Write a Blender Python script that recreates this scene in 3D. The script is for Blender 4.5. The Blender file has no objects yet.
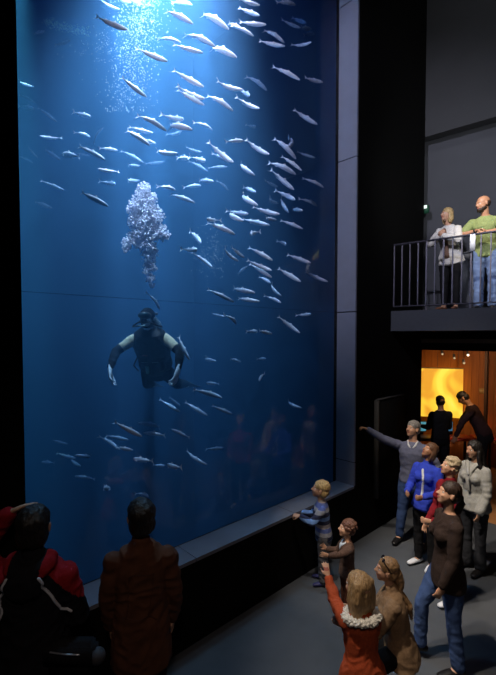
import bpy, bmesh, math, random
from mathutils import Vector, Matrix, noise
from mathutils.bvhtree import BVHTree
random.seed(7)
C = bpy.context.scene.collection
V = Vector
PI = math.pi

# ------------------------------------------------------------------ camera
CAM = V((3.25, 0.0, 3.05)); YAW = math.radians(46.7); PITCH = math.radians(2.0); FPX = 410.0
cam = bpy.data.cameras.new('camera'); co_ = bpy.data.objects.new('camera', cam); C.objects.link(co_)
co_.location = CAM; co_.rotation_euler = (PI/2-PITCH, 0, YAW)
cam.sensor_fit = 'VERTICAL'; cam.sensor_height = 36; cam.sensor_width = 36; cam.lens = FPX/675*36
cam.shift_y = 12.8/675; cam.clip_end = 200
bpy.context.scene.camera = co_
FWD = V((-math.sin(YAW), math.cos(YAW), 0)); RGT = V((math.cos(YAW), math.sin(YAW), 0)); UPV = V((0, 0, 1))
def ray(px, py):
    xc = (px-248)/FPX; yc = -(py-337.5-12.8)/FPX
    Fd = FWD*math.cos(PITCH)-UPV*math.sin(PITCH); U = UPV*math.cos(PITCH)+FWD*math.sin(PITCH)
    return Fd+RGT*xc+U*yc
def at_z(px, py, z): d = ray(px, py); return CAM+d*((z-CAM.z)/d.z)
def at_t(px, py, t): return CAM+ray(px, py)*t
def at_y(px, py, y): d = ray(px, py); return CAM+d*((y-CAM.y)/d.y)

# ------------------------------------------------------------------ world, lights, exposure
sc = bpy.context.scene
sc.view_settings.view_transform = 'Standard'; sc.view_settings.look = 'None'
sc.view_settings.exposure = 0.0; sc.view_settings.gamma = 1.0; sc.view_settings.use_curve_mapping = False
w = bpy.data.worlds.new('world'); sc.world = w; w.use_nodes = True
w.node_tree.nodes['Background'].inputs[0].default_value = (0.45, 0.55, 0.8, 1)
w.node_tree.nodes['Background'].inputs[1].default_value = 0.005
def spot(name, loc, aim, watts, col, deg, blend=0.4, size=0.12):
    l = bpy.data.lights.new(name, 'SPOT'); l.energy = watts; l.color = col
    l.spot_size = math.radians(deg); l.spot_blend = blend; l.shadow_soft_size = size
    o = bpy.data.objects.new(name, l); C.objects.link(o); o.location = loc
    o.rotation_euler = (V(aim)-V(loc)).to_track_quat('-Z', 'Y').to_euler(); return o
def area(name, loc, aim, watts, col, sx, sy, spread=180):
    l = bpy.data.lights.new(name, 'AREA'); l.energy = watts; l.color = col; l.shape = 'RECTANGLE'
    l.size = sx; l.size_y = sy; l.spread = math.radians(spread)
    o = bpy.data.objects.new(name, l); C.objects.link(o); o.location = loc
    o.rotation_euler = (V(aim)-V(loc)).to_track_quat('-Z', 'Y').to_euler(); return o
WARM = (1.0, 0.86, 0.70); SEA = (0.60, 0.86, 1.0)
# lamps over the aquarium water, with an added spot on the plume
spot('tank_lamp', (-1.3, 2.9, 8.7), (-2.4, 2.6, 0), 4200, SEA, 66, 1.0, 0.3)
spot('tank_lamp', (-0.6, 2.9, 8.7), (-2.6, 3.1, 4.4), 3600, (0.92, 0.92, 1.0), 70, 0.9, 0.2)
spot('tank_lamp', (-0.6, 3.4, 8.7), (-1.9, 3.9, 3.8), 1100, (0.85, 0.88, 1.0), 42, 1.0, 0.2)
spot('tank_lamp', (-0.6, 1.9, 8.7), (-1.45, 2.6, 4.2), 6500, (0.95, 0.92, 1.0), 14, 0.8, 0.1)  # added narrow spot to whiten the bubble plume and the diver
area('tank_wash', (-3.2, 3.4, 10.0), (-3.2, 3.6, 0), 70, (0.22, 0.34, 1.0), 4.0, 4.0, 170)
spot('tank_spot', (-2.6, 1.5, 9.2), (-2.6, 1.5, 4.5), 14000, (0.50, 1.0, 0.85), 10, 0.9)
spot('tank_spot', (-2.2, 3.3, 9.2), (-2.3, 3.3, 3.0), 20000, (0.65, 0.85, 1.0), 6, 0.9)
spot('tank_spot', (-2.4, 4.3, 9.2), (-2.5, 4.4, 3.0), 16000, (0.6, 0.75, 1.0), 5, 0.9)
spot('tank_spot', (-1.8, 2.5, 9.2), (-1.8, 2.5, 3.0), 16000, (0.65, 0.85, 1.0), 6, 0.9)
# hall spotlights on the ceiling, and added fills
spot('hall_spot', (1.7, 1.9, 7.4), (0.45, 4.02, 0.85), 420, WARM, 13, 0.6, 0.08)  # added spot to brighten the boy alone
spot('hall_spot', (1.0, 0.9, 7.2), (1.85, 3.5, 0.7), 800, WARM, 31, 0.7, 0.10)  # added spot to brighten the group in front
spot('hall_spot', (0.7, 1.9, 6.6), (2.1, 5.0, 1.1), 1050, WARM, 40, 0.6, 0.10)
spot('hall_spot', (1.0, 3.2, 8.2), (1.4, 6.0, 0.9), 900, WARM, 26, 0.7, 0.12)
spot('hall_spot', (1.9, -1.5, 8.0), (-0.1, 5.15, 5.6), 1300, (0.80, 0.80, 1.0), 46, 0.8, 0.12)
spot('hall_spot', (1.4, 3.2, 7.4), (1.8, 6.7, 4.7), 1050, (1.0, 0.90, 0.76), 30, 0.6, 0.10)
spot('hall_spot', (4.6, -1.0, 6.2), (1.2, 1.7, 1.5), 140, (1.0, 0.78, 0.62), 40, 0.8, 0.2)
spot('upper_wall_fill', (4.2, 3.6, 9.5), (1.0, 7.8, 8.0), 190, (0.92, 0.94, 1.0), 60, 1.0, 0.3)  # added unseen spot that lifts the dark upper back wall
spot('balcony_fill', (2.0, 4.9, 5.4), (0.4, 7.7, 5.3), 110, (0.92, 0.94, 1.0), 100, 1.0, 0.2)  # added fill out in the hall, brightens the balcony wall
spot('back_room_lamp', (0.6, 8.4, 2.7), (-0.4, 10.6, 1.7), 75, (1.0, 0.66, 0.36), 110, 1.0, 0.2)

# ------------------------------------------------------------------ materials
MATS = {}
def mat(name, col, rough=0.7, metal=0.0, var=0.12, nscale=30, bump=0.0, bscale=80, emis=0.0, spec=0.4, stretch=None):
    if name in MATS: return MATS[name]
    m = bpy.data.materials.new(name); m.use_nodes = True; nt = m.node_tree; b = nt.nodes['Principled BSDF']
    b.inputs['Roughness'].default_value = rough; b.inputs['Metallic'].default_value = metal
    b.inputs['Specular IOR Level'].default_value = spec
    tc = nt.nodes.new('ShaderNodeTexCoord'); mp = nt.nodes.new('ShaderNodeMapping')
    nt.links.new(tc.outputs['Object'], mp.inputs[0])
    if stretch: mp.inputs['Scale'].default_value = stretch
    n = nt.nodes.new('ShaderNodeTexNoise'); n.inputs['Scale'].default_value = nscale; n.inputs['Detail'].default_value = 4
    nt.links.new(mp.outputs[0], n.inputs['Vector'])
    r = nt.nodes.new('ShaderNodeValToRGB')
    r.color_ramp.elements[0].position = 0.3; r.color_ramp.elements[1].position = 0.7
    r.color_ramp.elements[0].color = tuple(c*(1-var) for c in col)+(1,)
    r.color_ramp.elements[1].color = tuple(min(1, c*(1+var)) for c in col)+(1,)
    nt.links.new(n.outputs[0], r.inputs[0]); nt.links.new(r.outputs[0], b.inputs['Base Color'])
    if emis:
        nt.links.new(r.outputs[0], b.inputs['Emission Color']); b.inputs['Emission Strength'].default_value = emis
    if bump:
        n2 = nt.nodes.new('ShaderNodeTexNoise'); n2.inputs['Scale'].default_value = bscale; n2.inputs['Detail'].default_value = 3
        nt.links.new(mp.outputs[0], n2.inputs['Vector'])
        bp = nt.nodes.new('ShaderNodeBump'); bp.inputs['Strength'].default_value = bump; bp.inputs['Distance'].default_value = 0.01
        nt.links.new(n2.outputs[0], bp.inputs['Height']); nt.links.new(bp.outputs[0], b.inputs['Normal'])
    MATS[name] = m; return m
def cloth(name, col, **k): return mat(name, col, rough=0.9, var=k.pop('var', 0.15), nscale=60, bump=0.35, bscale=140, spec=0.15, **k)
def hairm(name, col, var=0.35): return mat(name, col, rough=0.5, var=var, nscale=26, bump=0.6, bscale=40, stretch=(3, 3, 0.6), spec=0.5)
def stripes(name, bands, scale, off=0.0):
    m = bpy.data.materials.new(name); m.use_nodes = True; nt = m.node_tree; b = nt.nodes['Principled BSDF']
    b.inputs['Roughness'].default_value = 0.9
    tc = nt.nodes.new('ShaderNodeTexCoord'); sp = nt.nodes.new('ShaderNodeSeparateXYZ'); nt.links.new(tc.outputs['Object'], sp.inputs[0])
    a = nt.nodes.new('ShaderNodeMath'); a.operation = 'MULTIPLY_ADD'; a.inputs[1].default_value = scale; a.inputs[2].default_value = off
    f = nt.nodes.new('ShaderNodeMath'); f.operation = 'FRACT'
    nt.links.new(sp.outputs[2], a.inputs[0]); nt.links.new(a.outputs[0], f.inputs[0])
    r = nt.nodes.new('ShaderNodeValToRGB'); r.color_ramp.interpolation = 'CONSTANT'
    for i, c in enumerate(bands):
        e = r.color_ramp.elements[i] if i < 2 else r.color_ramp.elements.new(i/len(bands))
        e.position = i/len(bands); e.color = c+(1,)
    nt.links.new(f.outputs[0], r.inputs[0]); nt.links.new(r.outputs[0], b.inputs['Base Color'])
    return m

M_black = mat('black_paint', (0.0035, 0.0035, 0.0030), rough=0.85, var=0.1, spec=0.1)
M_reveal = mat('grey_panel', (0.17, 0.18, 0.225), rough=0.75, var=0.04, nscale=6, bump=0.03, bscale=200)
M_floor = mat('dark_floor', (0.078, 0.086, 0.102), rough=0.8, var=0.07, nscale=5, bump=0.08, bscale=260, spec=0.25)
M_joint = mat('joint_sealant', (0.01, 0.012, 0.02), rough=0.8)
M_steel = mat('painted_steel', (0.12, 0.115, 0.15), rough=0.45, metal=0.4, var=0.05)
M_slab = mat('slab_paint', (0.055, 0.06, 0.075), rough=0.8, var=0.06)
M_wallup = mat('upper_plaster', (0.055, 0.056, 0.06), rough=0.9, var=0.05, nscale=3)
M_walllow = mat('lower_plaster', (0.085, 0.088, 0.098), rough=0.9, var=0.05, nscale=3)
M_skin = mat('skin', (0.56, 0.31, 0.20), rough=0.5, var=0.08, nscale=25, bump=0.05, bscale=200)
M_skin2 = mat('skin_tan', (0.44, 0.22, 0.13), rough=0.5, var=0.08, nscale=25)
M_lip = mat('lips', (0.42, 0.13, 0.10), rough=0.4)
M_eye = mat('eye_white', (0.7, 0.68, 0.66), rough=0.2, var=0.02)
M_iris = mat('eye_iris', (0.02, 0.015, 0.012), rough=0.15)

# ------------------------------------------------------------------ object helpers
def link(name, me, parent=None):
    o = bpy.data.objects.new(name, me); C.objects.link(o)
    if parent is not None: o.parent = parent
    return o
def tag(o, label=None, cat=None, group=None, kind=None):
    if label: o['label'] = label
    if cat: o['category'] = cat
    if group: o['group'] = group
    if kind: o['kind'] = kind
    return o
def obj(name, bm, m, parent=None, smooth=True):
    bmesh.ops.recalc_face_normals(bm, faces=bm.faces)
    me = bpy.data.meshes.new(name); bm.to_mesh(me); bm.free()
    for x in (m if isinstance(m, list) else [m]): me.materials.append(x)
    if smooth: me.shade_smooth()
    return link(name, me, parent)
def struct(name, bm, m, parent=None):
    o = obj(name, bm, m, parent, smooth=False)
    if parent is None: o['kind'] = 'structure'
    return o
def empty(name, loc, rz=0, label=None, cat=None, group=None, kind=None):
    o = link(name, None); o.location = loc; o.rotation_euler = (0, 0, rz); return tag(o, label, cat, group, kind)
def box(bm, x0, x1, y0, y1, z0, z1, bevel=0.0, mtx=None):
    r = bmesh.ops.create_cube(bm, size=1.0)
    vs = r['verts']
    for v in vs:
        v.co = V(((x0+x1)/2+v.co.x*(x1-x0), (y0+y1)/2+v.co.y*(y1-y0), (z0+z1)/2+v.co.z*(z1-z0)))
        if mtx is not None: v.co = mtx @ v.co
    if bevel:
        es = list({e for v in vs for e in v.link_edges})
        bmesh.ops.bevel(bm, geom=es, offset=bevel, segments=2, affect='EDGES')
    return bm
def B(*a, **k): return box(bmesh.new(), *a, **k)
def tube(bm, pts, rad, side=None, n=14, caps=True, ck=1.0):
    pts = [V(p) for p in pts]; rad = [(r, r) if not isinstance(r, (tuple, list)) else r for r in rad]
    dirs = []
    for i in range(len(pts)):
        a = pts[max(i-1, 0)]; b = pts[min(i+1, len(pts)-1)]; d = b-a
        dirs.append(d.normalized() if d.length > 1e-9 else UPV)
    P = list(pts); Rr = list(rad); D = list(dirs)
    if caps:
        r0 = sum(rad[0])/2; r1 = sum(rad[-1])/2
        P = [pts[0]-dirs[0]*r0*0.85*ck, pts[0]-dirs[0]*r0*0.5*ck]+P+[pts[-1]+dirs[-1]*r1*0.5*ck, pts[-1]+dirs[-1]*r1*0.85*ck]
        Rr = [(rad[0][0]*.45, rad[0][1]*.45), (rad[0][0]*.85, rad[0][1]*.85)]+Rr+[(rad[-1][0]*.85, rad[-1][1]*.85), (rad[-1][0]*.45, rad[-1][1]*.45)]
        D = [dirs[0]]*2+D+[dirs[-1]]*2
    rings = []; s0 = V(side) if side is not None else None
    for p, r, d in zip(P, Rr, D):
        if s0 is None: s0 = V((1, 0, 0)) if abs(d.x) < 0.8 else V((0, 1, 0))
        s = s0-d*s0.dot(d)
        if s.length < 1e-4: s = d.orthogonal()
        s.normalize(); u = d.cross(s)
        if side is None: s0 = s
        rings.append([bm.verts.new(p+s*math.cos(2*PI*k/n)*r[0]+u*math.sin(2*PI*k/n)*r[1]) for k in range(n)])
    for a, b in zip(rings, rings[1:]):
        for k in range(n): bm.faces.new((a[k], a[(k+1) % n], b[(k+1) % n], b[k]))
    bm.faces.new(rings[0][::-1]); bm.faces.new(rings[-1]); return bm
def ell(bm, c, r, axes=None, sub=2):
    c = V(c)
    if not isinstance(r, (tuple, list)): r = (r, r, r)
    if axes is None: axes = (V((1, 0, 0)), V((0, 1, 0)), V((0, 0, 1)))
    for v in bmesh.ops.create_icosphere(bm, subdivisions=sub, radius=1.0)['verts']:
        v.co = c+axes[0]*(v.co.x*r[0])+axes[1]*(v.co.y*r[1])+axes[2]*(v.co.z*r[2])
    return bm
def remesh(name, bm, vox, mats, parent=None, smooth=2, disp=0.0, dscale=10.0, dstretch=(1, 1, 1), matfn=None, seed=0, fold=0.0):
    bmesh.ops.recalc_face_normals(bm, faces=bm.faces)
    me = bpy.data.meshes.new('tmp'); bm.to_mesh(me); bm.free()
    t = link('tmp', me); md = t.modifiers.new('r', 'REMESH'); md.mode = 'VOXEL'; md.voxel_size = vox; md.adaptivity = 0
    dg = bpy.context.evaluated_depsgraph_get(); dg.update()
    out = bpy.data.meshes.new_from_object(t.evaluated_get(dg))
    bpy.data.objects.remove(t); bpy.data.meshes.remove(me)
    b = bmesh.new(); b.from_mesh(out)
    for _ in range(smooth): bmesh.ops.smooth_vert(b, verts=b.verts, factor=0.5, use_axis_x=True, use_axis_y=True, use_axis_z=True)
    b.normal_update()
    if disp or fold:
        off = V((seed*3.1, seed*1.7, seed*5.3))
        for v in b.verts:
            p = V((v.co.x*dstretch[0], v.co.y*dstretch[1], v.co.z*dstretch[2]))*dscale+off
            d = disp*noise.fractal(p, 1.0, 2.0, 2)
            if fold:
                q = noise.noise(V((v.co.x*7, v.co.y*7, v.co.z*10))+off+V((noise.noise(v.co*4+off), noise.noise(v.co*4), 0))*2.2)
                d += fold*.8*(1-abs(q)*3.5)
            v.co += v.normal*d
    b.to_mesh(out)
    if matfn:
        for f in out.polygons: f.material_index = 0
    b.free(); out.name = name; out.materials.clear()
    for m in mats: out.materials.append(m)
    if matfn:
        for f in out.polygons: f.material_index = matfn(f.center, f.normal)
    out.shade_smooth()
    return link(name, out, parent)

# ------------------------------------------------------------------ the setting
struct('floor', B(-0.3, 9, -4, 7.4, -0.12, 0), M_floor)
GX = -0.315
bm = bmesh.new()
box(bm, GX-0.06, 0, -4, 0.84, 0, 11); box(bm, GX-0.06, 0, 5.205, 7.4, 0, 11)
box(bm, GX-0.06, 0, 0.84, 5.205, 0, 0.83); box(bm, GX-0.06, 0, 0.84, 5.205, 8.9, 11)
struct('wall_left', bm, M_black)
tr = link('trim_1', None); tr['kind'] = 'structure'
zs = [0.85, 1.2, 3.4, 5.61, 7.82, 8.9]
for a, b in zip(zs, zs[1:]):
    struct('side_panel', B(GX+0.005, 0.004, 5.185, 5.22, a+0.007, b-0.007), M_reveal, tr)
ys = [0.85, 2.35, 3.85, 5.185]
for a, b in zip(ys, ys[1:]):
    struct('sill_panel', B(GX+0.005, 0.012, a+0.004, b-0.004, 0.825, 0.86), M_reveal, tr)
struct('joint_backing', B(GX+0.004, -0.006, 5.195, 5.215, 0.84, 8.9), M_joint, tr)

# aquarium window: two glass panes with a sealant joint
gm = bpy.data.materials.new('acrylic_pane'); gm.use_nodes = True; nt = gm.node_tree; nt.nodes.clear()
out = nt.nodes.new('ShaderNodeOutputMaterial'); mx = nt.nodes.new('ShaderNodeMixShader')
tp = nt.nodes.new('ShaderNodeBsdfTransparent'); gl = nt.nodes.new('ShaderNodeBsdfGlossy'); gl.inputs['Roughness'].default_value = 0.0
tp.inputs[0].default_value = (0.97, 0.98, 1.0, 1)
fr = nt.nodes.new('ShaderNodeFresnel'); fr.inputs['IOR'].default_value = 1.45
ge = nt.nodes.new('ShaderNodeNewGeometry'); mu = nt.nodes.new('ShaderNodeMath'); mu.operation = 'SUBTRACT'; mu.inputs[0].default_value = 1.0
m2 = nt.nodes.new('ShaderNodeMath'); m2.operation = 'MULTIPLY'; nt.links.new(ge.outputs['Backfacing'], mu.inputs[1])
nt.links.new(mu.outputs[0], m2.inputs[0]); nt.links.new(fr.outputs[0], m2.inputs[1]); nt.links.new(m2.outputs[0], mx.inputs[0]); nt.links.new(tp.outputs[0], mx.inputs[1]); nt.links.new(gl.outputs[0], mx.inputs[2])
nt.links.new(mx.outputs[0], out.inputs[0])
wn = link('window_1', None); wn['kind'] = 'structure'
for a, b in ((0.83, 8.9),):
    struct('pane', B(GX-0.06, GX, 0.84, 5.205, a, b), gm, wn)
jm = mat('pane_joint', (0.02, 0.04, 0.10), rough=0.6); nt = jm.node_tree; jt = nt.nodes.new('ShaderNodeBsdfTransparent'); jx = nt.nodes.new('ShaderNodeMixShader'); jx.inputs[0].default_value = 0.18
nt.links.new(jt.outputs[0], jx.inputs[1]); nt.links.new(nt.nodes['Principled BSDF'].outputs[0], jx.inputs[2]); nt.links.new(jx.outputs[0], nt.nodes['Material Output'].inputs[0])
struct('joint', B(GX+0.0005, GX+0.0015, 0.84, 5.185, 3.397, 3.403), jm, wn)
# tank shell and water
M_tank = mat('tank_rock', (0.03, 0.07, 0.13), rough=0.95, var=0.5, nscale=1.2, bump=0.6, bscale=3)
bm = bmesh.new()
box(bm, GX-0.061, GX+0.1, -2.4, 7.39, -4.3, -0.14); box(bm, -6.9, -6.6, -2.4, 7.4, -4.3, 11); box(bm, -6.6, GX-0.061, -2.4, -2.1, -4.3, 11); box(bm, -6.6, GX-0.061, 7.1, 7.39, -4.3, 11)
struct('wall_tank', bm, M_tank)
struct('floor_tank', B(-6.6, GX-0.061, -2.1, 7.1, -4.3, -4.0), mat('tank_gravel', (0.05, 0.07, 0.09), rough=0.95, var=0.4, nscale=8, bump=0.5, bscale=30))
wm = bpy.data.materials.new('sea_water'); wm.use_nodes = True; nt = wm.node_tree; nt.nodes.clear()
out = nt.nodes.new('ShaderNodeOutputMaterial'); ad = nt.nodes.new('ShaderNodeAddShader')
vs = nt.nodes.new('ShaderNodeVolumeScatter'); va = nt.nodes.new('ShaderNodeVolumeAbsorption')
vs.inputs['Color'].default_value = (0.20, 0.50, 0.95, 1); vs.inputs['Density'].default_value = 0.15; vs.inputs['Anisotropy'].default_value = 0.0
va.inputs['Color'].default_value = (0.12, 0.45, 0.74, 1); va.inputs['Density'].default_value = 0.36
nt.links.new(vs.outputs[0], ad.inputs[0]); nt.links.new(va.outputs[0], ad.inputs[1]); nt.links.new(ad.outputs[0], out.inputs['Volume'])
wo = struct('tank_water', B(-6.59, GX-0.062, -2.09, 7.09, -3.99, 10.3), wm); tag(wo, 'deep blue sea water filling the aquarium behind the tall window', 'water', kind='stuff')

# balcony and upper walls
Yb = 6.2
RB = Matrix.Translation((0, Yb, 0)) @ Matrix.Rotation(math.radians(8), 4, 'Z')
struct('floor_balcony', B(0.02, 5.5, 0, 1.5, 3.13, 3.45, mtx=RB), M_slab)
struct('wall_back_upper', B(-3, 6, 0, 0.2, 6.6, 12, mtx=Matrix.Translation((0, 7.41, 0)) @ Matrix.Rotation(math.radians(8), 4, 'Z')), M_wallup)
struct('wall_back', B(-3, 6, 0.28, 0.45, 3.12, 7.0, mtx=Matrix.Translation((0, 7.41, 0)) @ Matrix.Rotation(math.radians(8), 4, 'Z')), M_walllow)
struct('wall_side_back', B(-3.0, GX-0.06, 7.392, 7.43, 0, 3.1), M_black)
struct('ceiling_lower', B(-2.6, 5.5, 7.4, 11, 2.80, 3.12), mat('dark_ceiling', (0.02, 0.012, 0.008), rough=0.9))
struct('trim_2', B(-0.3, 1.2, 7.36, 7.42, 2.93, 3.0), mat('lit_trim', (0.32, 0.22, 0.15), rough=0.6))  # highlight line under the balcony put into the pale trim colour
struct('floor_back', B(-3, 5.5, 7.4, 11, -0.12, 0), mat('oak_floor', (0.42, 0.19, 0.07), rough=0.5, var=0.2, nscale=4, stretch=(1, 12, 1)))
# orange plank wall
bm = bmesh.new()
x = -2.6
while x < 3.4:
    box(bm, x, x+0.155, 10.6, 10.64, 0, 2.8, bevel=0.004); x += 0.16
box(bm, -2.7, 3.5, 10.64, 10.7, 0, 2.8)
struct('wall_back_room', bm, mat('orange_planks', (0.50, 0.17, 0.055), rough=0.55, var=0.14, nscale=3, stretch=(10, 1, 0.6)))
struct('wall_room_left', B(-2.75, -2.6, 7.5, 10.7, 0, 2.8), M_black)
struct('door_frame_1', B(0.42, 0.47, 9.45, 9.55, 0, 2.8), mat('dark_wood', (0.05, 0.02, 0.01)))['kind'] = 'structure'

# balcony railing
rl = empty('balcony_railing', (0.02, Yb+0.03, 3.45), math.radians(8), 'thin grey metal railing of upright bars along the balcony edge', 'railing')
obj('handrail', B(0.02, 5.2, -0.02, 0.02, 1.035, 1.06, bevel=0.004), M_steel, rl)
obj('bottom_rail', B(0.02, 5.2, -0.012, 0.012, 0.06, 0.08, bevel=0.003), M_steel, rl)
xx = 0.03; k = 0
while xx < 3.4:
    post = k % 5 == 4
    obj('post' if post else 'baluster', B(xx-(0.010 if post else 0.008), xx+(0.010 if post else 0.008), -0.012, 0.012, -0.03 if post else 0.075, 1.04), M_steel, rl, smooth=False)
    xx += 0.122; k += 1

# wall panel near the corner
wp = empty('display_board', (0.0, 5.75, 0.54), 0, 'tall flat black board mounted on the dark wall behind the pointing man', 'board')
obj('panel', B(0.012, 0.07, 0, 0.91, 0, 1.52, bevel=0.004), mat('board_black', (0.006, 0.006, 0.006), rough=0.9, spec=.1), wp)
obj('lit_edge_strip', B(0.01, 0.085, -0.03, 0.0, 0, 1.52, bevel=0.003), mat('board_edge_lit', (0.05, 0.048, 0.046), rough=0.8), wp)  # light caught on the near edge, put into a paler grey
obj('lit_top_strip', B(0.01, 0.075, 0, 0.91, 1.521, 1.535), mat('board_edge_lit', (0.12, 0.115, 0.11)), wp)  # highlight along the top edge, painted as a paler strip

M_dkleg = mat('dark_leg', (0.03, 0.015, 0.01)); M_red = mat('red_laminate', (0.55, 0.06, 0.04), rough=0.4)
# illuminated hanging screen
sm = bpy.data.materials.new('lit_screen'); sm.use_nodes = True; nt = sm.node_tree; b = nt.nodes['Principled BSDF']
tc = nt.nodes.new('ShaderNodeTexCoord'); n1 = nt.nodes.new('ShaderNodeTexNoise'); n1.inputs['Scale'].default_value = 1.1; n1.inputs['Detail'].default_value = 1.5; n1.inputs['Distortion'].default_value = 1.2
r = nt.nodes.new('ShaderNodeValToRGB'); cr = r.color_ramp; cr.interpolation = 'EASE'
cr.elements[0].position = 0.36; cr.elements[0].color = (0.70, 0.30, 0.02, 1); cr.elements[1].position = 0.47; cr.elements[1].color = (0.90, 0.55, 0.04, 1)
e = cr.elements.new(0.58); e.color = (1.0, 0.72, 0.07, 1); e = cr.elements.new(0.64); e.color = (1.0, 0.88, 0.42, 1)
nt.links.new(tc.outputs['Object'], n1.inputs['Vector']); nt.links.new(n1.outputs[0], r.inputs[0])
nt.links.new(r.outputs[0], b.inputs['Emission Color']); b.inputs['Emission Strength'].default_value = 1.15; b.inputs['Base Color'].default_value = (0.3, 0.2, 0.05, 1)
p0 = at_t(438, 417, 9.9)
sr = empty('hanging_screen', p0, math.radians(30), 'glowing yellow picture screen hanging on wires before the orange wall', 'screen')
obj('screen_panel', B(-0.53, 0.53, -0.015, 0.015, 0, 1.17), sm, sr, smooth=False)
obj('rail', B(-0.54, 0.54, -0.02, 0.02, 1.17, 1.195), mat('screen_rail', (0.6, 0.45, 0.25), rough=0.4), sr)
for s in (-0.03, 0.42):
    obj('wire', tube(bmesh.new(), [(s, 0, 1.19), (s, 0, 2.8-p0.z)], [0.004, 0.004], n=6), M_steel, sr)
# ceiling spotlights of the back room
for i, (px, py, lab) in enumerate(((454, 356, 'small track spotlight left of the brightest one above the yellow screen'), (467.5, 353, 'small bright track spotlight nearest the ceiling in the orange room'), (463.5, 361, 'small track spotlight hanging lowest in the orange room'), (442, 352, 'tiny spotlight above the middle of the yellow screen'))):
    q = at_t(px, py, 9.3)
    t = empty('track_spotlight', q, 0.5, lab, 'spotlight', 'track spotlights in the orange room')
    obj('lamp_head', tube(bmesh.new(), [(0, 0.03, 0.03), (0, -0.04, -0.03)], [0.024, 0.032], n=12), mat('lamp_metal', (0.35, 0.3, 0.28), rough=0.3, metal=0.7), t)
    obj('lens', tube(bmesh.new(), [(0, -0.055, -0.04), (0, -0.065, -0.047)], [0.024, 0.024], n=12), mat('lamp_glow%d' % (i == 1), (1.0, 0.85, 0.65), emis=2.5 if i == 1 else 0.25), t)
    obj('stem', tube(bmesh.new(), [(0, 0.03, 0.06), (0, 0.03, 2.8-q.z)], [0.004, 0.004], n=8), M_dkleg, t)
# wall plate
q = at_y(482.5, 391, 10.59)
t = empty('wall_plate', q, 0, 'small pale square plate on the orange wall right of the screen', 'wall plate')
obj('plate', B(-0.075, 0.075, -0.01, 0.0, -0.07, 0.07, bevel=0.004), mat('plate_tan', (0.75, 0.42, 0.16), rough=0.4), t)
for s in (-0.033, 0.033): obj('switch', B(s-0.024, s+0.024, -0.018, -0.0105, -0.045, 0.045, bevel=0.003), mat('plate_pale', (0.85, 0.6, 0.3)), t)
# tables in the back room
q = at_z(452, 434, 0.85)
def table(loc, rz, L, W, H, top, leg, label):
    t = empty('table', loc, rz, label, 'table', None)
    obj('tabletop', B(-L/2, L/2, -W/2, W/2, H-0.04, H, bevel=0.006), top, t)
    for sx in (-1, 1):
        for sy in (-1, 1):
            obj('leg', B(sx*(L/2-0.06)-0.02, sx*(L/2-0.06)+0.02, sy*(W/2-0.06)-0.02, sy*(W/2-0.06)+0.02, 0, H-0.04), leg, t)
    return t
for px, L_, tm, lab in ((457, 0.66, M_red, 'red-topped work table in front of the bending silhouette'), (425, 0.66, mat('brown_top', (0.25, 0.08, 0.03), rough=0.5), 'dark brown side table below the yellow screen'), (486, 0.5, M_red, 'small red-topped table under the glowing red lamp')):
    q = at_z(px, 436, 0.82); table((q.x, q.y, 0), YAW, L_, 0.46, 0.80, tm, M_dkleg, lab)
def monitor(px, py, lab, col, w=0.26):
    q = at_z(px, py, 0.80)
    t = empty('monitor', q, math.radians(50), lab, 'monitor')
    obj('casing', B(-w/2, w/2, -0.02, 0.02, 0.06, 0.30, bevel=0.006), M_dkleg, t)
    obj('display', B(-w/2+0.015, w/2-0.015, -0.026, -0.021, 0.075, 0.285), mat('display'+lab[:5], col, emis=0.8, var=0.3, nscale=6), t)
    obj('stand', B(-0.05, 0.05, -0.05, 0.05, 0.0, 0.07, bevel=0.01), M_dkleg, t)
monitor(420.5, 434, 'small blue-lit monitor at the left edge of the orange room', (0.08, 0.30, 0.38))
monitor(449.5, 434, 'narrow blue-lit monitor beside the standing silhouette', (0.05, 0.16, 0.28), 0.14)
q = at_z(482.5, 433, 0.80)
t = empty('desk_lamp', q, 0, 'small red glowing lamp on the table behind the bending silhouette', 'lamp')
obj('base', tube(bmesh.new(), [(0, 0, 0.01), (0, 0, 0.02)], [0.05, 0.05]), M_dkleg, t)
obj('stem', tube(bmesh.new(), [(0, 0, 0.03), (0, 0, 0.16)], [0.012, 0.012]), M_dkleg, t)
obj('shade', tube(bmesh.new(), [(0, 0, 0.15), (0, 0, 0.28)], [0.075, 0.05]), mat('red_glow', (0.8, 0.13, 0.03), emis=0.7), t)
# exit light on the balcony
q = at_y(424, 210, 7.46)
t = empty('exit_light', q, 0, 'small green-white lit emergency light beside the dark pillar above the balcony', 'emergency light')
obj('housing', B(-0.05, 0.09, -0.03, 0.03, -0.07, 0.07, bevel=0.01), mat('exit_green', (0.02, 0.10, 0.05), rough=0.5), t)
obj('lamp_strip', B(-0.05, 0.07, -0.055, -0.031, 0.01, 0.065, bevel=0.006), mat('exit_glow', (0.8, 1.0, 0.85), emis=0.9), t)
obj('bracket', B(-0.16, -0.04, -0.055, -0.02, -0.03, 0.03), M_dkleg, t)
# cabinet on the balcony behind the woman
q = at_y(461, 300, 7.5); q.z = 3.45
t = empty('low_cabinet', q, 0, 'low bluish grey cabinet against the balcony wall between the two people', 'cabinet')
obj('body', B(-0.22, 0.22, -0.1, 0.1, 0, 0.98, bevel=0.01), mat('cabinet_grey', (0.13, 0.14, 0.18)), t)
obj('top', B(-0.23, 0.23, -0.11, 0.11, 0.985, 1.01, bevel=0.006), mat('cabinet_grey', (0.13, 0.14, 0.18)), t)

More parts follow.
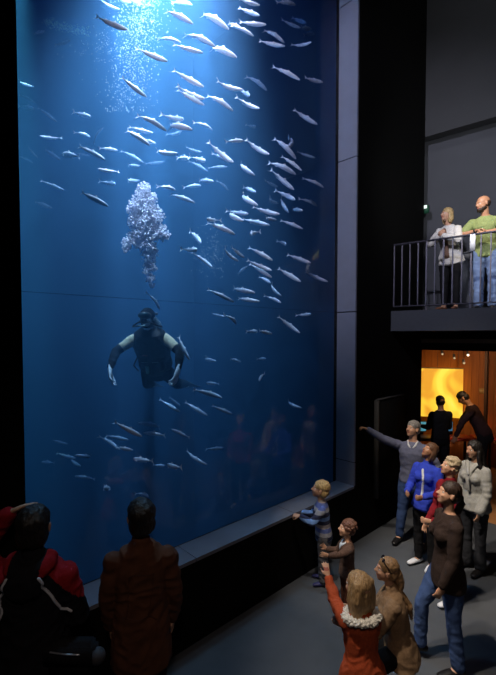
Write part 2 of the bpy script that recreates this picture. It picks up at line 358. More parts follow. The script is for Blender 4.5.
# ------------------------------------------------------------------ people
HEADK = 1.0
def nrm(v): return V(v).normalized()
class Fig:
    """skeleton in local coordinates: forward +Y, left -X, up +Z, in units of a 1.75 m adult"""
    def __init__(s, pose, sex='m', head_k=1.0, bulk=1.0):
        s.sex, s.k, s.bulk = sex, head_k, bulk
        L0, F0, U0 = V((-1, 0, 0)), V((0, 1, 0)), V((0, 0, 1))
        lean, side, twist = [math.radians(a) for a in pose.get('lean', (0, 0, 0))]
        R = Matrix.Rotation(twist, 3, 'Z') @ Matrix.Rotation(-lean, 3, 'X') @ Matrix.Rotation(side, 3, 'Y')
        s.TF, s.TL, s.TU = R @ F0, R @ L0, R @ U0
        ll = pose.get('leg_len', 1.0); al = pose.get('arm_len', 1.0)
        s.pel = V((0, 0, 0)); s.hip = {}; s.knee = {}; s.ank = {}; s.toe = {}
        def d3(v): return nrm(L0*v[1]+F0*v[0]+U0*v[2])
        hw = 0.085 if sex == 'm' else 0.09
        for n, sg in (('l', 1), ('r', -1)):
            s.hip[n] = s.pel+L0*sg*hw-U0*0.04
            th, sh = pose.get('leg_'+n, ((0.02, 0.03*sg, -1), (-0.02, 0.0, -1)))
            s.knee[n] = s.hip[n]+d3(th)*0.43*ll; s.ank[n] = s.knee[n]+d3(sh)*0.41*ll
            fd = pose.get('foot_'+n, (1, 0.2*sg, -0.12)); s.toe[n] = s.ank[n]+d3(fd)*0.15*ll-U0*0.045*ll*(0 if pose.get('freefoot') else 1)
        s.neckb = s.pel+s.TU*0.50
        sw = (0.18 if sex == 'm' else 0.155)*pose.get('shoulder', 1.0)
        s.sh = {}; s.el = {}; s.wr = {}; s.hd = {}
        for n, sg in (('l', 1), ('r', -1)):
            s.sh[n] = s.pel+s.TU*(0.418-pose.get('sdrop', 0))+s.TL*sg*sw+s.TF*0.0
            ua, fa, ha = pose.get('arm_'+n, ((0.0, 0.12*sg, -1), (0.15, 0.05*sg, -1), (0.2, 0, -1)))
            s.el[n] = s.sh[n]+d3(ua)*0.285*al; s.wr[n] = s.el[n]+d3(fa)*0.25*al; s.hd[n] = d3(ha)
        s.palm = {n: d3(pose.get('palm_'+n, (0, -1 if n == 'l' else 1, 0))) for n in 'lr'}
        s.curl = {n: pose.get('curl_'+n, 0.35) for n in 'lr'}
        yaw, pit, roll = [math.radians(a) for a in pose.get('head', (0, 0, 0))]
        H = Matrix.Rotation(yaw, 3, 'Z') @ Matrix.Rotation(pit, 3, 'X') @ Matrix.Rotation(roll, 3, 'Y')
        hbase = Matrix.Rotation(-lean*pose.get('neck_follow', 0.3), 3, 'X')
        s.HF, s.HL, s.HU = H @ (hbase @ F0), H @ (hbase @ L0), H @ (hbase @ U0)
        s.hc = s.neckb+(s.TU*0.6+s.HU*0.4).normalized()*(0.075+0.10*head_k)+s.HF*0.025
        low = min(min(s.ank[n].z-0.075*ll for n in 'lr'), min(s.toe[n].z-0.03 for n in 'lr'))
        if pose.get('kneel'): low = min(s.knee['l'].z, s.knee['r'].z)-0.055
        if 'low' in pose: low = pose['low']
        top = s.hc+s.HU*0.115*head_k
        s.low = low; s.height = max(top.z, s.hc.z+0.11*head_k)-low
    def hp(s, f, l, u): return s.hc+(s.HF*f+s.HL*l+s.HU*u)*s.k
    def tp(s, f, l, u): return s.pel+s.TF*f+s.TL*l+s.TU*u

def torso_rings(F, e, lo=-0.08, hi=0.50, flare=0.0):
    b = F.bulk
    if F.sex == 'm': T = [(-0.10, .168, .118, 0), (0.0, .162, .115, 0), (.12, .148, .105, 0), (.25, .160, .112, .005), (.35, .172, .118, .008), (.41, .155, .105, 0), (.455, .120, .085, -.008), (.49, .082, .068, -.01), (.52, .060, .060, -.005)]
    else: T = [(-0.10, .175, .120, -.005), (0.0, .162, .112, 0), (.12, .125, .092, 0), (.25, .138, .10, .005), (.35, .148, .108, .01), (.41, .132, .092, 0), (.455, .100, .074, -.008), (.49, .068, .058, -.01), (.52, .050, .050, -.005)]
    pts = []; rad = []
    us = [lo]+[t[0] for t in T if lo+0.02 < t[0] < hi-0.02]+[hi]
    for u in us:
        if u <= T[0][0]: a = c = T[0]; k = 0
        else:
            k = 0; a = c = T[-1]
            for p, q in zip(T, T[1:]):
                if p[0] <= u <= q[0]: a, c = p, q; k = (u-p[0])/(q[0]-p[0]); break
        wx, dp, off = [a[i]*(1-k)+c[i]*k for i in (1, 2, 3)]
        fl = flare*max(0, (0.1-u))
        pts.append(F.tp(off, 0, u)); rad.append((wx*b+e+fl, dp*b+e+fl))
    return pts, rad
def limb(bm, a, m, c, r0, r1, r2, r3, side=None):
    """upper limb a-m, lower limb m-c, tapered with a swell"""
    tube(bm, [a, a.lerp(m, .35), m], [r0, r0*.97, r1], side); tube(bm, [m, m.lerp(c, .3), c], [r1, r2, r3], side)
def hand(bm, F, n, k=1.0, glove=0.0):
    w = F.wr[n]; d = F.hd[n]; p = F.palm[n]; p = (p-d*p.dot(d)).normalized(); s = d.cross(p)
    if n == 'r': s = -s
    # thumb side s; palm faces p
    tube(bm, [w-d*0.03*k, w+d*0.02*k, w+d*0.055*k, w+d*0.085*k], [(0.024*k+glove, 0.018*k+glove), (.032*k+glove, .017*k+glove), (.040*k+glove, .015*k+glove), (.038*k+glove, .012*k+glove)], side=s)
    cu = F.curl[n]
    for i, (o, ln) in enumerate(((.030, .072), (.010, .082), (-.011, .076), (-.030, .060))):
        q = w+(d*0.085+s*o)*k; dd = (d+s*o*6).normalized(); r = 0.0088*k+glove
        pts = [q-dd*0.02*k, q]; a = cu*0.7
        for seg in (0.45, 0.30, 0.25):
            q = q+(dd*math.cos(a)+p*math.sin(a))*ln*seg*k; pts.append(q); a += cu*1.1
        tube(bm, pts, [r, r*1.05, r, r*.92, r*.78], n=8)
    q = w+(d*0.02+s*0.022)*k; dd = (d*0.65+s*0.65+p*0.35).normalized()
    q1 = q+dd*0.04*k; q2 = q1+(d*.85+s*.25+p*.35).normalized()*0.032*k; q3 = q2+(d*.9+p*(.2+cu*.5)).normalized()*0.024*k
    tube(bm, [q, q1, q2, q3], [.014*k+glove, .0115*k+glove, .0105*k+glove, .008*k+glove], n=8)
def head_prims(bm, F, ears=True):
    k = F.k; ax = (F.HF, F.HL, F.HU)
    def E(f, l, u, rf, rl, ru, sub=3): ell(bm, F.hp(f, l, u), (rf*k, rl*k, ru*k), ax, sub)
    E(-.014, 0, .030, .094, .076, .084); E(.022, 0, -.025, .068, .061, .082); E(.048, 0, -.084, .033, .033, .026)
    E(.0, 0, -.055, .06, .055, .045); E(.070, 0, .026, .021, .048, .012, 2)
    for s in (-1, 1):
        E(.058, s*.034, -.026, .026, .022, .020, 2)
        if ears: E(-.006, s*.077, -.012, .019, .008, .031, 2); E(-.006, s*.083, .004, .012, .006, .014, 2)
        E(.093, s*.010, -.026, .012, .009, .008, 2)
    tube(bm, [F.hp(.080, 0, .020), F.hp(.097, 0, -.008), F.hp(.108, 0, -.024)], [.008*k, .0095*k, .0105*k], n=8)
    E(.083, 0, -.050, .011, .023, .0065, 2); E(.080, 0, -.061, .012, .020, .0065, 2)
    nr = .055 if F.sex == 'm' else .046
    tube(bm, [F.tp(-.012, 0, .46), F.neckb+F.TU*0.03, F.hp(-.022, 0, -.06)], [nr+.012, nr, nr*1.0])
def body_bm(F, feet=True, extra=0.0, hk=1.0, gl=0.0):
    bm = bmesh.new(); b = F.bulk; m = F.sex == 'm'
    p, r = torso_rings(F, 0); tube(bm, p, r, side=F.TL, n=20, ck=.4)
    if not m:
        for s in (-1, 1): ell(bm, F.tp(.085, s*.065, .315), (.055, .058, .06), (F.TF, F.TL, F.TU))
    tube(bm, [F.sh['l'], F.tp(-.01, 0, .45), F.sh['r']], [.042, .058, .042])
    for n in 'lr':
        ell(bm, F.sh[n], .050*b if m else .044*b)
        ak = b if m else b*.88
        limb(bm, F.sh[n], F.el[n], F.wr[n], .052*ak, .040*ak, .041*ak, .026*ak)
        hand(bm, F, n, (1.0 if m else .9)*hk, gl)
        lk = b
        limb(bm, F.hip[n], F.knee[n], F.ank[n], .088*lk, .056*lk, .058*lk, .040*lk)
        if feet: tube(bm, [F.ank[n]-V((0, 0, .02)), F.ank[n].lerp(F.toe[n], .5)-V((0, 0, .015)), F.toe[n]], [.036, (.036, .03), (.034, .018)], side=(1, 0, 0))
    head_prims(bm, F); return bm
def add_eyes(o, F, closed=False):
    me = o.data; b = bmesh.new(); b.from_mesh(me); k = F.k; ax = (F.HF, F.HL, F.HU)
    for s in (-1, 1):
        for c, r, mi in ((F.hp(.0665, s*.031, .004), (.0125*k, .0145*k, .0085*k), 2), (F.hp(.0745, s*.031, .004), (.0062*k, .0062*k, .0062*k), 3)):
            n0 = len(b.faces); ell(b, c, r, ax, 2); b.faces.ensure_lookup_table()
            for f in b.faces[n0:]: f.material_index = mi; f.smooth = True
    b.to_mesh(me); b.free()
def hair(F, style, m, par, vox, seed=0):
    bm = bmesh.new(); k = F.k; ax = (F.HF, F.HL, F.HU)
    def E(f, l, u, rf, rl, ru, sub=3): ell(bm, F.hp(f, l, u), (rf*k, rl*k, ru*k), ax, sub)
    disp, dsc, st = 0.006, 24, (1, 1, 1)
    if style == 'bald': E(-.034, 0, .0, .078, .082, .060); disp = .001
    else:
        E(-.013, 0, .046, .094, .083, .082); E(-.045, 0, -.010, .068, .078, .070)
    if style == 'short': disp = .004; E(.035, 0, .082, .045, .055, .026)
    if style == 'shaggy': E(-.03, 0, .05, .100, .088, .086); E(-.05, 0, -.02, .075, .086, .09); disp, dsc, st = .008, 20, (2, 2, .7)
    if style == 'fluffy':
        rr = random.Random(seed)
        for _ in range(26):
            a, b2 = rr.uniform(0, 2*PI), rr.uniform(.05, 1.2); E(-.03+.085*math.cos(a)*math.cos(b2), .08*math.sin(a)*math.cos(b2), .035+.085*math.sin(b2), .026, .026, .022, 2)
        disp = .006
    if style == 'curly':
        rr = random.Random(seed)
        for _ in range(70):
            a, b2 = rr.uniform(0, 2*PI), rr.uniform(-.5, 1.5)
            f, l, u = -.03+.090*math.cos(a)*math.cos(b2), .085*math.sin(a)*math.cos(b2), .03+.088*math.sin(b2)
            if f > .035 and u < .06: continue
            E(f, l, u, .020, .020, .020, 2)
        disp, dsc = .010, 40
    if style == 'longbob':
        for s in (-1, 0, 1): tube(bm, [F.hp(-.045, s*.05, .05), F.hp(-.060, s*.060, -.05), F.hp(-.062, s*.062, -.14), F.hp(-.055, s*.060, -.19)], [(.05*k, .05*k), (.055*k, .045*k), (.05*k, .04*k), (.035*k, .028*k)], side=F.HL)
    if style in ('bob', 'long', 'longwavy', 'longbob'):
        for s in (-1, 1):
            tube(bm, [F.hp(-.01, s*.062, .07), F.hp(-.022, s*.082, .0), F.hp(-.026, s*.086, -.08), F.hp(-.03, s*.078, -.125 if style == 'bob' else -.15)], [(.035*k, .018*k), (.045*k, .018*k), (.045*k, .020*k), (.03*k, .014*k)], side=F.HF)
        E(-.055, 0, -.06, .062, .088, .09)
        disp, st = .006, (2, 2, .5)
    if style in ('long', 'longwavy'):
        for s in (-1, 0, 1):
            e = .33 if style == 'long' else .26
            tube(bm, [F.hp(-.05, s*.05, -.03), F.hp(-.065, s*.06, -.14), F.tp(-.10, s*.075, .50-e*.35), F.tp(-.115, s*.07, .50-e*.7)], [.05*k, .05*k, .045, .022], side=F.TL)
    if style == 'longwavy':
        for s in (-1, 1): tube(bm, [F.hp(.0, s*.085, -.02), F.hp(.0, s*.092, -.12), F.tp(.03, s*.095, .40), F.tp(.045, s*.09, .30)], [.026*k, .032*k, .034, .018])
        disp = .010
    if style == 'ponytail':
        E(-.115, 0, .0, .03, .03, .03, 2)
        tube(bm, [F.hp(-.10, 0, .0), F.hp(-.14, 0, -.05), F.hp(-.13, .0, -.14), F.hp(-.105, 0, -.23)], [.026*k, .036*k, .034*k, .014*k])
        disp, st = .004, (2, 2, .5)
    if style == 'longtail':
        E(-.10, 0, -.02, .035, .05, .05, 2)
        tube(bm, [F.hp(-.09, 0, -.0), F.hp(-.125, 0, -.08), F.hp(-.13, 0, -.18), F.tp(-.14, 0, .34), F.tp(-.14, 0, .22)], [.045*k, .045*k, .042*k, .032, .012])
    if style == 'swept':
        E(.030, .01, .088, .055, .062, .032); E(-.02, 0, .06, .095, .086, .085); disp = .009
    return remesh('hair', bm, vox*1.0, [m], par, 1, disp, dsc, st, seed=seed)
def top(F, name, m, par, vox, e=0.016, ek=.78, lo=-0.08, hi=0.485, sleeve=0.92, cuff=0.0, flare=0.1, fold=0.004, mats=None, matfn=None, seed=0, collar=0.0, hood=False, se=None):
    e *= ek; flare *= .6; bm = bmesh.new(); p, r = torso_rings(F, e, lo, hi, flare); tube(bm, p, r, side=F.TL, n=24, ck=.3)
    ismale = F.sex == 'm'; b = F.bulk
    if not ismale:
        for s in (-1, 1): ell(bm, F.tp(.085, s*.065, .315), (.055+e, .058+e, .06+e), (F.TF, F.TL, F.TU))
    se = min(e, .012+.45*e) if se is None else se; ak = b if ismale else b*.88
    tube(bm, [F.sh['l'], F.tp(-.012, 0, .45), F.sh['r']], [.040*ak+e*.5, .060+e*.5, .040*ak+e*.5])
    for n in 'lr':
        ell(bm, F.sh[n], (.050*b if ismale else .045*b)+e*.5)
        if sleeve > .45:
            w = F.el[n].lerp(F.wr[n], (sleeve-.45)/.5); limb(bm, F.sh[n], F.el[n], w, .052*ak+se, .040*ak+se, .040*ak+se, .029*ak+se*.8+cuff)
        else:
            w = F.sh[n].lerp(F.el[n], sleeve/.45); tube(bm, [F.sh[n], w], [.054*ak+se, .047*ak+se*1.3])
    if collar: tube(bm, [F.tp(-.012, 0, .46), F.tp(-.012, 0, .46)+F.TU*collar], [(.078*b, .072), (.070*b, .068)], side=F.TL)
    if hood:
        for a in range(-4, 5):
            t = a/4*1.9; ell(bm, F.tp(-.050-.075*math.cos(t), .10*math.sin(t), .500-.03*math.cos(t)), (.050, .050, .050))
        ell(bm, F.tp(-.135, 0, .41), (.055, .115, .10), (F.TF, F.TL, F.TU))
    return remesh(name, bm, vox, mats or [m], par, 2, .004, 14, matfn=matfn, seed=seed, fold=fold)
def trousers(F, m, par, vox, e=0.012, hem=0.055, length=0.97, hi=0.04, name='trousers', seed=0, fold=.004):
    bm = bmesh.new(); p, r = torso_rings(F, e*.8, -.10, hi); tube(bm, p, r, side=F.TL, n=20); b = F.bulk
    for n in 'lr':
        c = F.knee[n].lerp(F.ank[n], length)
        limb(bm, F.hip[n], F.knee[n], c, .088*b+e, .056*b+e, .055*b+e, hem)
    return remesh(name, bm, vox, [m], par, 2, .003, 14, seed=seed, fold=fold)
def shoes(F, m, par, sole=None, k=1.0, kk='shoe'):
    for n in 'lr':
        a, t = F.ank[n], F.toe[n]; d = (t-a); dz = V((d.x, d.y, 0)); dn = d.normalized() if dz.length < .05 else dz.normalized()
        h = a-V((0, 0, .045))*k if dz.length >= .05 else a
        bm = bmesh.new()
        tube(bm, [h-dn*.045*k, h+dn*.02*k, h+dn*.09*k, V((t.x, t.y, h.z-.008))+dn*.03*k if dz.length >= .05 else t+dn*.03], [(.037*k, .034*k), (.040*k, .038*k), (.045*k, .032*k), (.038*k, .022*k)], side=dn.cross(UPV))
        tube(bm, [h, a+V((0, 0, .02))], [.042*k, .043*k])
        o = remesh(kk, bm, .008*k, [m], par, 2)
        for v in o.data.vertices:
            if dz.length >= .05 and v.co.z < h.z-.028*k: v.co.z = h.z-.028*k
SKV = {}
def person(fig, label, loc, heading, H, skin=None, group=None, vox=.008, hk=1.0, gl=0, eyes=True, category='person', name='person'):
    F = fig; sc_ = H/F.height; skin = skin or M_skin
    def mf(c, nrm_):
        d = c-F.hc; f, l, u = d.dot(F.HF)/F.k, d.dot(F.HL)/F.k, d.dot(F.HU)/F.k
        return 1 if f > .080 and abs(l) < .021 and -.066 < u < -.046 else 0
    o = remesh(name, body_bm(F, hk=hk, gl=gl), vox, [skin, M_lip, M_eye, M_iris], None, 2, matfn=mf)
    if eyes: add_eyes(o, F)
    o.scale = (sc_,)*3; o.rotation_euler = (0, 0, heading-PI/2)
    o.location = V(loc)-V((0, 0, F.low*sc_)) if not isinstance(loc, float) else loc
    tag(o, label, category, group); return o
def rebase(o, z):
    """move the origin of a finished figure to its feet"""
    s = o.scale[0]; dz = (o.location.z-z)/s
    M = Matrix.Translation((0, 0, dz))
    done = set()
    for x in [o]+list(o.children_recursive):
        if x.type == 'MESH' and x.data.name not in done: x.data.transform(M); done.add(x.data.name)
    o.location.z = z
def heading(phi): return math.atan2(FWD.y, FWD.x)+math.radians(phi)   # 0 = away from the camera, 90 = picture left
def stand(F, px, py, H, z0=0.0):
    """ground point under the crown seen at a pixel"""
    q = at_z(px, py, z0+H); return q
def snap_tube(par, target, pts, r, m, name, out=0.002, n=8):
    """a cord or seam lying on a garment"""
    b = bmesh.new(); b.from_mesh(target.data); bv = BVHTree.FromBMesh(b)
    P = []
    for a, c in zip(pts, pts[1:]):
        for i in range(6):
            q = a.lerp(c, i/6); h = bv.find_nearest(q)
            if h[0] is not None: P.append(h[0]+h[1]*out)
    h = bv.find_nearest(pts[-1]); P.append(h[0]+h[1]*out)
    for _ in range(6): P = [P[0]]+[(P[i-1]+P[i]*2+P[i+1])/4 for i in range(1, len(P)-1)]+[P[-1]]
    P = [(lambda g: g[0]+g[1]*out)(bv.find_nearest(q)) for q in P]; b.free()
    bm = tube(bmesh.new(), P, [r]*len(P), n=n); return obj(name, bm, m, par)
def place(o, F, px, py, H, phi, z0=0.0):
    """set a figure so that the crown of its head stands where it does in the place"""
    s = H/F.height; o.scale = (s,)*3; hd = heading(phi); o.rotation_euler = (0, 0, hd-PI/2)
    t = Matrix.Rotation(hd-PI/2, 3, 'Z') @ (F.hc*s); q = at_z(px, py, z0+H)
    o.location = (q.x-t.x, q.y-t.y, z0-F.low*s); rebase(o, z0)

# colours of clothes
denim = mat('denim', (0.052, 0.09, 0.215), rough=0.9, var=0.3, nscale=7, bump=0.3, bscale=120, spec=.1)
blackcl = cloth('black_cloth', (0.012, 0.012, 0.014)); greytr = cloth('grey_trousers', (0.10, 0.10, 0.115), var=.2)
blackshoe = mat('black_shoe', (0.012, 0.011, 0.012), rough=0.4); whiteshoe = mat('white_shoe', (0.72, 0.74, 0.8), rough=0.5)
h_black = hairm('hair_black', (0.012, 0.009, 0.008)); h_dark = hairm('hair_dark_brown', (0.035, 0.018, 0.012))
h_brown = hairm('hair_brown', (0.11, 0.05, 0.025)); h_blond = hairm('hair_blond', (0.52, 0.36, 0.16)); h_ash = hairm('hair_ash', (0.46, 0.36, 0.23))
h_grey = hairm('hair_grey', (0.22, 0.21, 0.20)); h_dkbl = hairm('hair_dark_blond', (0.26, 0.15, 0.07))

# 1 man in blue sweater pointing
F = Fig(dict(arm_r=((.50, -.85, .40), (.50, -.82, .62), (.52, -.8, .35)), palm_r=(0.3, -.4, -1), curl_r=.8, arm_len=.95, head=(-30, 14, 0), leg_l=((.03, .06, -1), (-.03, .06, -1)), leg_r=((.02, -.10, -1), (-.02, -.10, -1))), 'm')
F.el['l'] = F.sh['l']+nrm((-.50, -.15, -.85))*.285; F.wr['l'] = F.tp(.13, .14, .10); F.hd['l'] = nrm((.85, .3, -.25)); F.palm['l'] = nrm((0, -1, 0)); F.curl['l'] = .3
o = person(F, 'grey-haired man in a slate blue sweater and jeans with one arm stretched towards the window', (0, 0, 0), 0, 1.80, M_skin)
mbl = cloth('slate_knit', (0.125, 0.135, 0.21), var=.1)
sw_ = top(F, 'sweater', mbl, o, .009, e=.020, lo=-.06, flare=.05, sleeve=.93, seed=1)
bm = bmesh.new(); 
for s in (-1, 1): tube(bm, [F.tp(.02, s*.065, .505), F.tp(.085, s*.05, .47), F.tp(.115, s*.02, .44)], [(.022, .009), (.026, .009), (.010, .007)], side=F.TU)
tube(bm, [F.tp(-.015, .055, .50), F.tp(-.075, 0, .515), F.tp(-.015, -.055, .50)], [.014, .016, .014])
obj('collar', bm, cloth('white_cotton', (0.75, 0.76, 0.80)), o)['label'] = 'white shirt collar'
trousers(F, denim, o, .009, seed=1); shoes(F, blackshoe, o); hair(F, 'short', h_grey, o, .007, 1)
place(o, F, 413, 421, 1.82, 148)

# 2 person in blue jacket with white shoes
F = Fig(dict(arm_l=((.25, .25, -1), (.85, -.35, -.1), (.8, -.4, 0)), arm_r=((.25, -.25, -1), (.85, .35, -.1), (.8, .4, 0)), curl_l=1.0, curl_r=1.0, head=(-22, 30, -8), lean=(-4, 0, 0)), 'f')
o = person(F, 'person in a bright cobalt blue jacket with white scarf strip and white shoes looking up', (0, 0, 0), 0, 1.6, M_skin2)
jk = top(F, 'jacket', cloth('cobalt', (0.035, 0.065, 0.52), var=.12), o, .009, e=.026, lo=-.12, flare=.12, seed=2, collar=.05)
bm = bmesh.new(); snap = [F.tp(.20, .0, .46), F.tp(.20, .01, .34), F.tp(.20, .015, .2), F.tp(.20, .015, .06)]
snap_tube(o, jk, snap, .017, cloth('white_cotton', (0.75, 0.76, 0.80)), 'scarf')
trousers(F, blackcl, o, .009, seed=2); shoes(F, whiteshoe, o); hair(F, 'bob', h_brown, o, .007, 2)
place(o, F, 430, 443, 1.64, 125)

# 3 grey-blonde short haired woman with red jacket, behind the brown one
F = Fig(dict(arm_l=((.2, .2, -1), (.9, -.2, -.2), (.8, -.4, 0)), arm_r=((.1, -.2, -1), (.6, .1, -.9), (.5, 0, -1)), head=(-4, 22, 0), lean=(0, 0, 0)), 'f')
o = person(F, 'woman with short pale blond hair and a dark red jacket behind the brown-topped woman', (0, 0, 0), 0, 1.65)
top(F, 'jacket', cloth('dark_red', (0.20, 0.012, 0.02)), o, .009, e=.024, lo=-.08, seed=3, collar=.06)
trousers(F, blackcl, o, .009, seed=3); shoes(F, whiteshoe, o); hair(F, 'swept', h_ash, o, .007, 3)
place(o, F, 450, 458, 1.66, 95)

# 4 woman in brown top striding
F = Fig(dict(arm_l=((.1, .1, -1), (.45, 0, -1), (.4, 0, -1)), arm_r=((-.1, -.15, -1), (.2, 0, -1), (.3, 0, -1)), head=(0, 18, 0), lean=(0, 0, 0), leg_l=((-.02, .06, -1), (-.10, .04, -1)), leg_r=((.50, -.04, -1), (.02, -.02, -1))), 'f')
o = person(F, 'woman in a fitted dark brown long-sleeved top and blue jeans with dark ponytail', (0, 0, 0), 0, 1.70)
top(F, 'top', cloth('umber', (0.034, 0.022, 0.019)), o, .008, e=.024, lo=-.17, hi=.485, flare=.04, sleeve=.93, seed=4, fold=.003)
trousers(F, denim, o, .009, e=.010, hem=.06, seed=4); shoes(F, blackshoe, o); hair(F, 'ponytail', h_dark, o, .007, 4)
place(o, F, 449, 482, 1.72, 88)

# 5 woman in grey cardigan
F = Fig(dict(arm_l=((.1, .18, -1), (.5, -.1, -1), (.4, 0, -1)), arm_r=((.05, -.15, -1), (.3, .1, -1), (.3, 0, -1)), head=(-8, -2, 0), lean=(0, 0, 0)), 'f')
o = person(F, 'woman with long black hair in a pale grey knitted cardigan and scarf', (0, 0, 0), 0, 1.68)
top(F, 'cardigan', cloth('pale_grey_knit', (0.40, 0.40, 0.38), var=.12), o, .009, e=.026, lo=-.10, flare=.25, sleeve=.92, seed=5, cuff=.02)
bm = bmesh.new(); tube(bm, [F.tp(.06, .07, .50), F.tp(.12, .03, .42), F.tp(.17, .02, .30), F.tp(.15, .03, .16)], [(.028, .012), (.034, .014), (.028, .012), (.020, .010)], side=F.TL)
tube(bm, [F.tp(.06, -.07, .50), F.tp(.13, -.0, .43), F.tp(.16, .03, .37)], [.022, .024, .016]); obj('scarf', bm, cloth('pale_grey_knit', (.4, .4, .38)), o)
trousers(F, cloth('dark_grey', (0.035, 0.037, 0.045)), o, .009, hem=.075, seed=5); shoes(F, blackshoe, o); hair(F, 'longwavy', h_black, o, .007, 5)
place(o, F, 474, 441, 1.70, 112)

# 6 boy at the sill
F = Fig(dict(arm_l=((.6, .25, -.65), (.80, -.25, .35), (.8, -.2, 0)), arm_r=((.5, -.1, -.8), (.95, .25, .25), (.8, .4, 0)), palm_l=(0, -.4, -1), palm_r=(0, .2, -1), curl_l=.9, curl_r=.6, head=(0, 14, 0), leg_len=.84, arm_len=.86, lean=(5, 0, 0), shoulder=.88), 'm', 1.22, .93)
o = person(F, 'blond boy in a blue and grey striped sweater standing at the window sill', (0, 0, 0), 0, 1.22)
top(F, 'sweater', stripes('sweater_stripes', [(.18, .33, .68), (.02, .025, .07), (.26, .27, .32), (.08, .12, .36), (.40, .36, .38), (.02, .025, .07)], 2.6, .2), o, .009, e=.026, lo=-.08, sleeve=.88, seed=6, fold=.005, collar=.05)
trousers(F, greytr, o, .009, e=.022, hem=.075, seed=6, fold=.009); shoes(F, mat('navy_shoe', (0.03, 0.03, 0.13), rough=.5), o, k=.95)
hair(F, 'shaggy', h_blond, o, .007, 6)
place(o, F, 320, 481, 1.27, 84)

# 7 curly haired small child
F = Fig(dict(arm_l=((.85, .45, -.12), (.95, .25, .12), (.8, .2, .3)), arm_r=((.5, -.2, -.8), (.9, .1, .2), (.7, 0, .7)), palm_l=(0.3, -1, 0), curl_l=.15, head=(0, 12, 0), leg_len=.74, arm_len=.82, shoulder=.85), 'm', 1.34, .92)
o = person(F, 'small child with curly brown hair and brown cardigan reaching out to the boy', (0, 0, 0), 0, 1.02)
top(F, 'cardigan', mat('brown_fleck', (0.085, 0.045, 0.032), rough=.95, var=.6, nscale=70, bump=.4, bscale=120), o, .009, e=.028, lo=-.09, sleeve=.90, seed=7)
bm = bmesh.new(); tube(bm, [F.tp(.05, .05, .49), F.tp(.115, .02, .44), F.tp(.13, .0, .36)], [(.03, .012), (.032, .012), (.018, .01)], side=F.TL); tube(bm, [F.tp(.05, -.05, .49), F.tp(.115, -.01, .44), F.tp(.13, 0, .38)], [(.03, .012), (.03, .012), (.018, .01)], side=F.TL)
obj('collar', bm, cloth('pale_blue_cotton', (0.50, 0.55, 0.62)), o)['label'] = 'pale blue shirt collar'
trousers(F, cloth('rust_trousers', (0.10, 0.035, 0.02)), o, .009, e=.02, hem=.07, seed=7); shoes(F, blackshoe, o, k=.9)
hair(F, 'curly', hairm('hair_chestnut', (0.10, 0.040, 0.022)), o, .008, 7)
place(o, F, 347, 520, 1.02, 92)

# 8 kneeling woman with sunglasses on her head
F = Fig(dict(leg_l=((.85, .12, -.5), (-.3, 0, -1)), leg_r=((.8, -.12, -.55), (-.38, 0, -1)), arm_l=((.55, .2, -.8), (1, -.1, .1), (1, 0, .1)), arm_r=((.5, -.1, -.9), (.95, .2, 0), (1, 0, 0)), head=(2, 10, 0), lean=(10, 0, 0)), 'f')
o = person(F, 'crouching woman in a tan coat with sunglasses pushed up on her long hair', (0, 0, 0), 0, 1.25)
top(F, 'coat', cloth('tan_coat', (0.30, 0.19, 0.11)), o, .008, e=.030, lo=-.15, flare=.1, sleeve=.93, seed=8, collar=.05, fold=.006)
trousers(F, blackcl, o, .009, seed=8); shoes(F, blackshoe, o)
hair(F, 'longtail', h_dkbl, o, .006, 8)
bm = bmesh.new()
sg = link('sunglasses', None, o)
for s in (-1, 1):
    obj('lens', ell(bmesh.new(), F.hp(.046, s*.036, .100), (.006, .025, .018), (nrm(F.HF*.7+F.HU*.7), F.HL, nrm(F.HU*.7-F.HF*.7)), 2), mat('sunglass_lens', (.008, .008, .01), rough=.08, spec=.8), sg)
    tube(bm, [F.hp(.045, s*.064, .100), F.hp(-.005, s*.088, .055), F.hp(-.03, s*.088, .020)], [.0045]*3, n=6)
tube(bm, [F.hp(.050, .012, .106), F.hp(.050, -.012, .106)], [.004]*2, n=6); obj('frame', bm, blackshoe, sg)
place(o, F, 387, 558, 1.30, 74)
bpy.context.view_layer.update()

# 9 girl in orange coat with fur collar, from behind
F = Fig(dict(arm_l=((1, -.02, .15), (.9, -.05, .75), (.5, 0, .8)), arm_r=((.3, -.15, -1), (.8, .2, -.4), (.7, .3, -.3)), palm_l=(1, 0, 0), curl_l=.25, head=(18, 6, 0), leg_len=.86, arm_len=.9, shoulder=.95, lean=(6, 0, 0)), 'f', 1.28, 1.0)
o = person(F, 'girl with a blond bob in an orange coat with pale fur collar raising one hand', (0, 0, 0), 0, 1.30)
top(F, 'coat', cloth('orange_coat', (0.42, 0.075, 0.028)), o, .009, e=.036, lo=-.26, flare=.25, sleeve=.90, seed=9, fold=.007)
bm = bmesh.new()
for a in range(18):
    t = a/18*2*PI; ell(bm, F.tp(-.02+.115*math.cos(t), .155*math.sin(t), .465+.012*math.cos(t)), (.044, .044, .038))
remesh('fur_collar', bm, .006, [mat('pale_fur', (0.78, 0.74, 0.68), rough=1, var=.3, nscale=60, bump=.8, bscale=120)], o, 1, .018, 55)['label'] = 'pale fluffy fur collar'
trousers(F, blackcl, o, .009, seed=9); shoes(F, blackshoe, o); hair(F, 'longbob', hairm('hair_honey', (0.40, 0.25, 0.12)), o, .007, 9)
place(o, F, 358, 572, 1.31, 14)

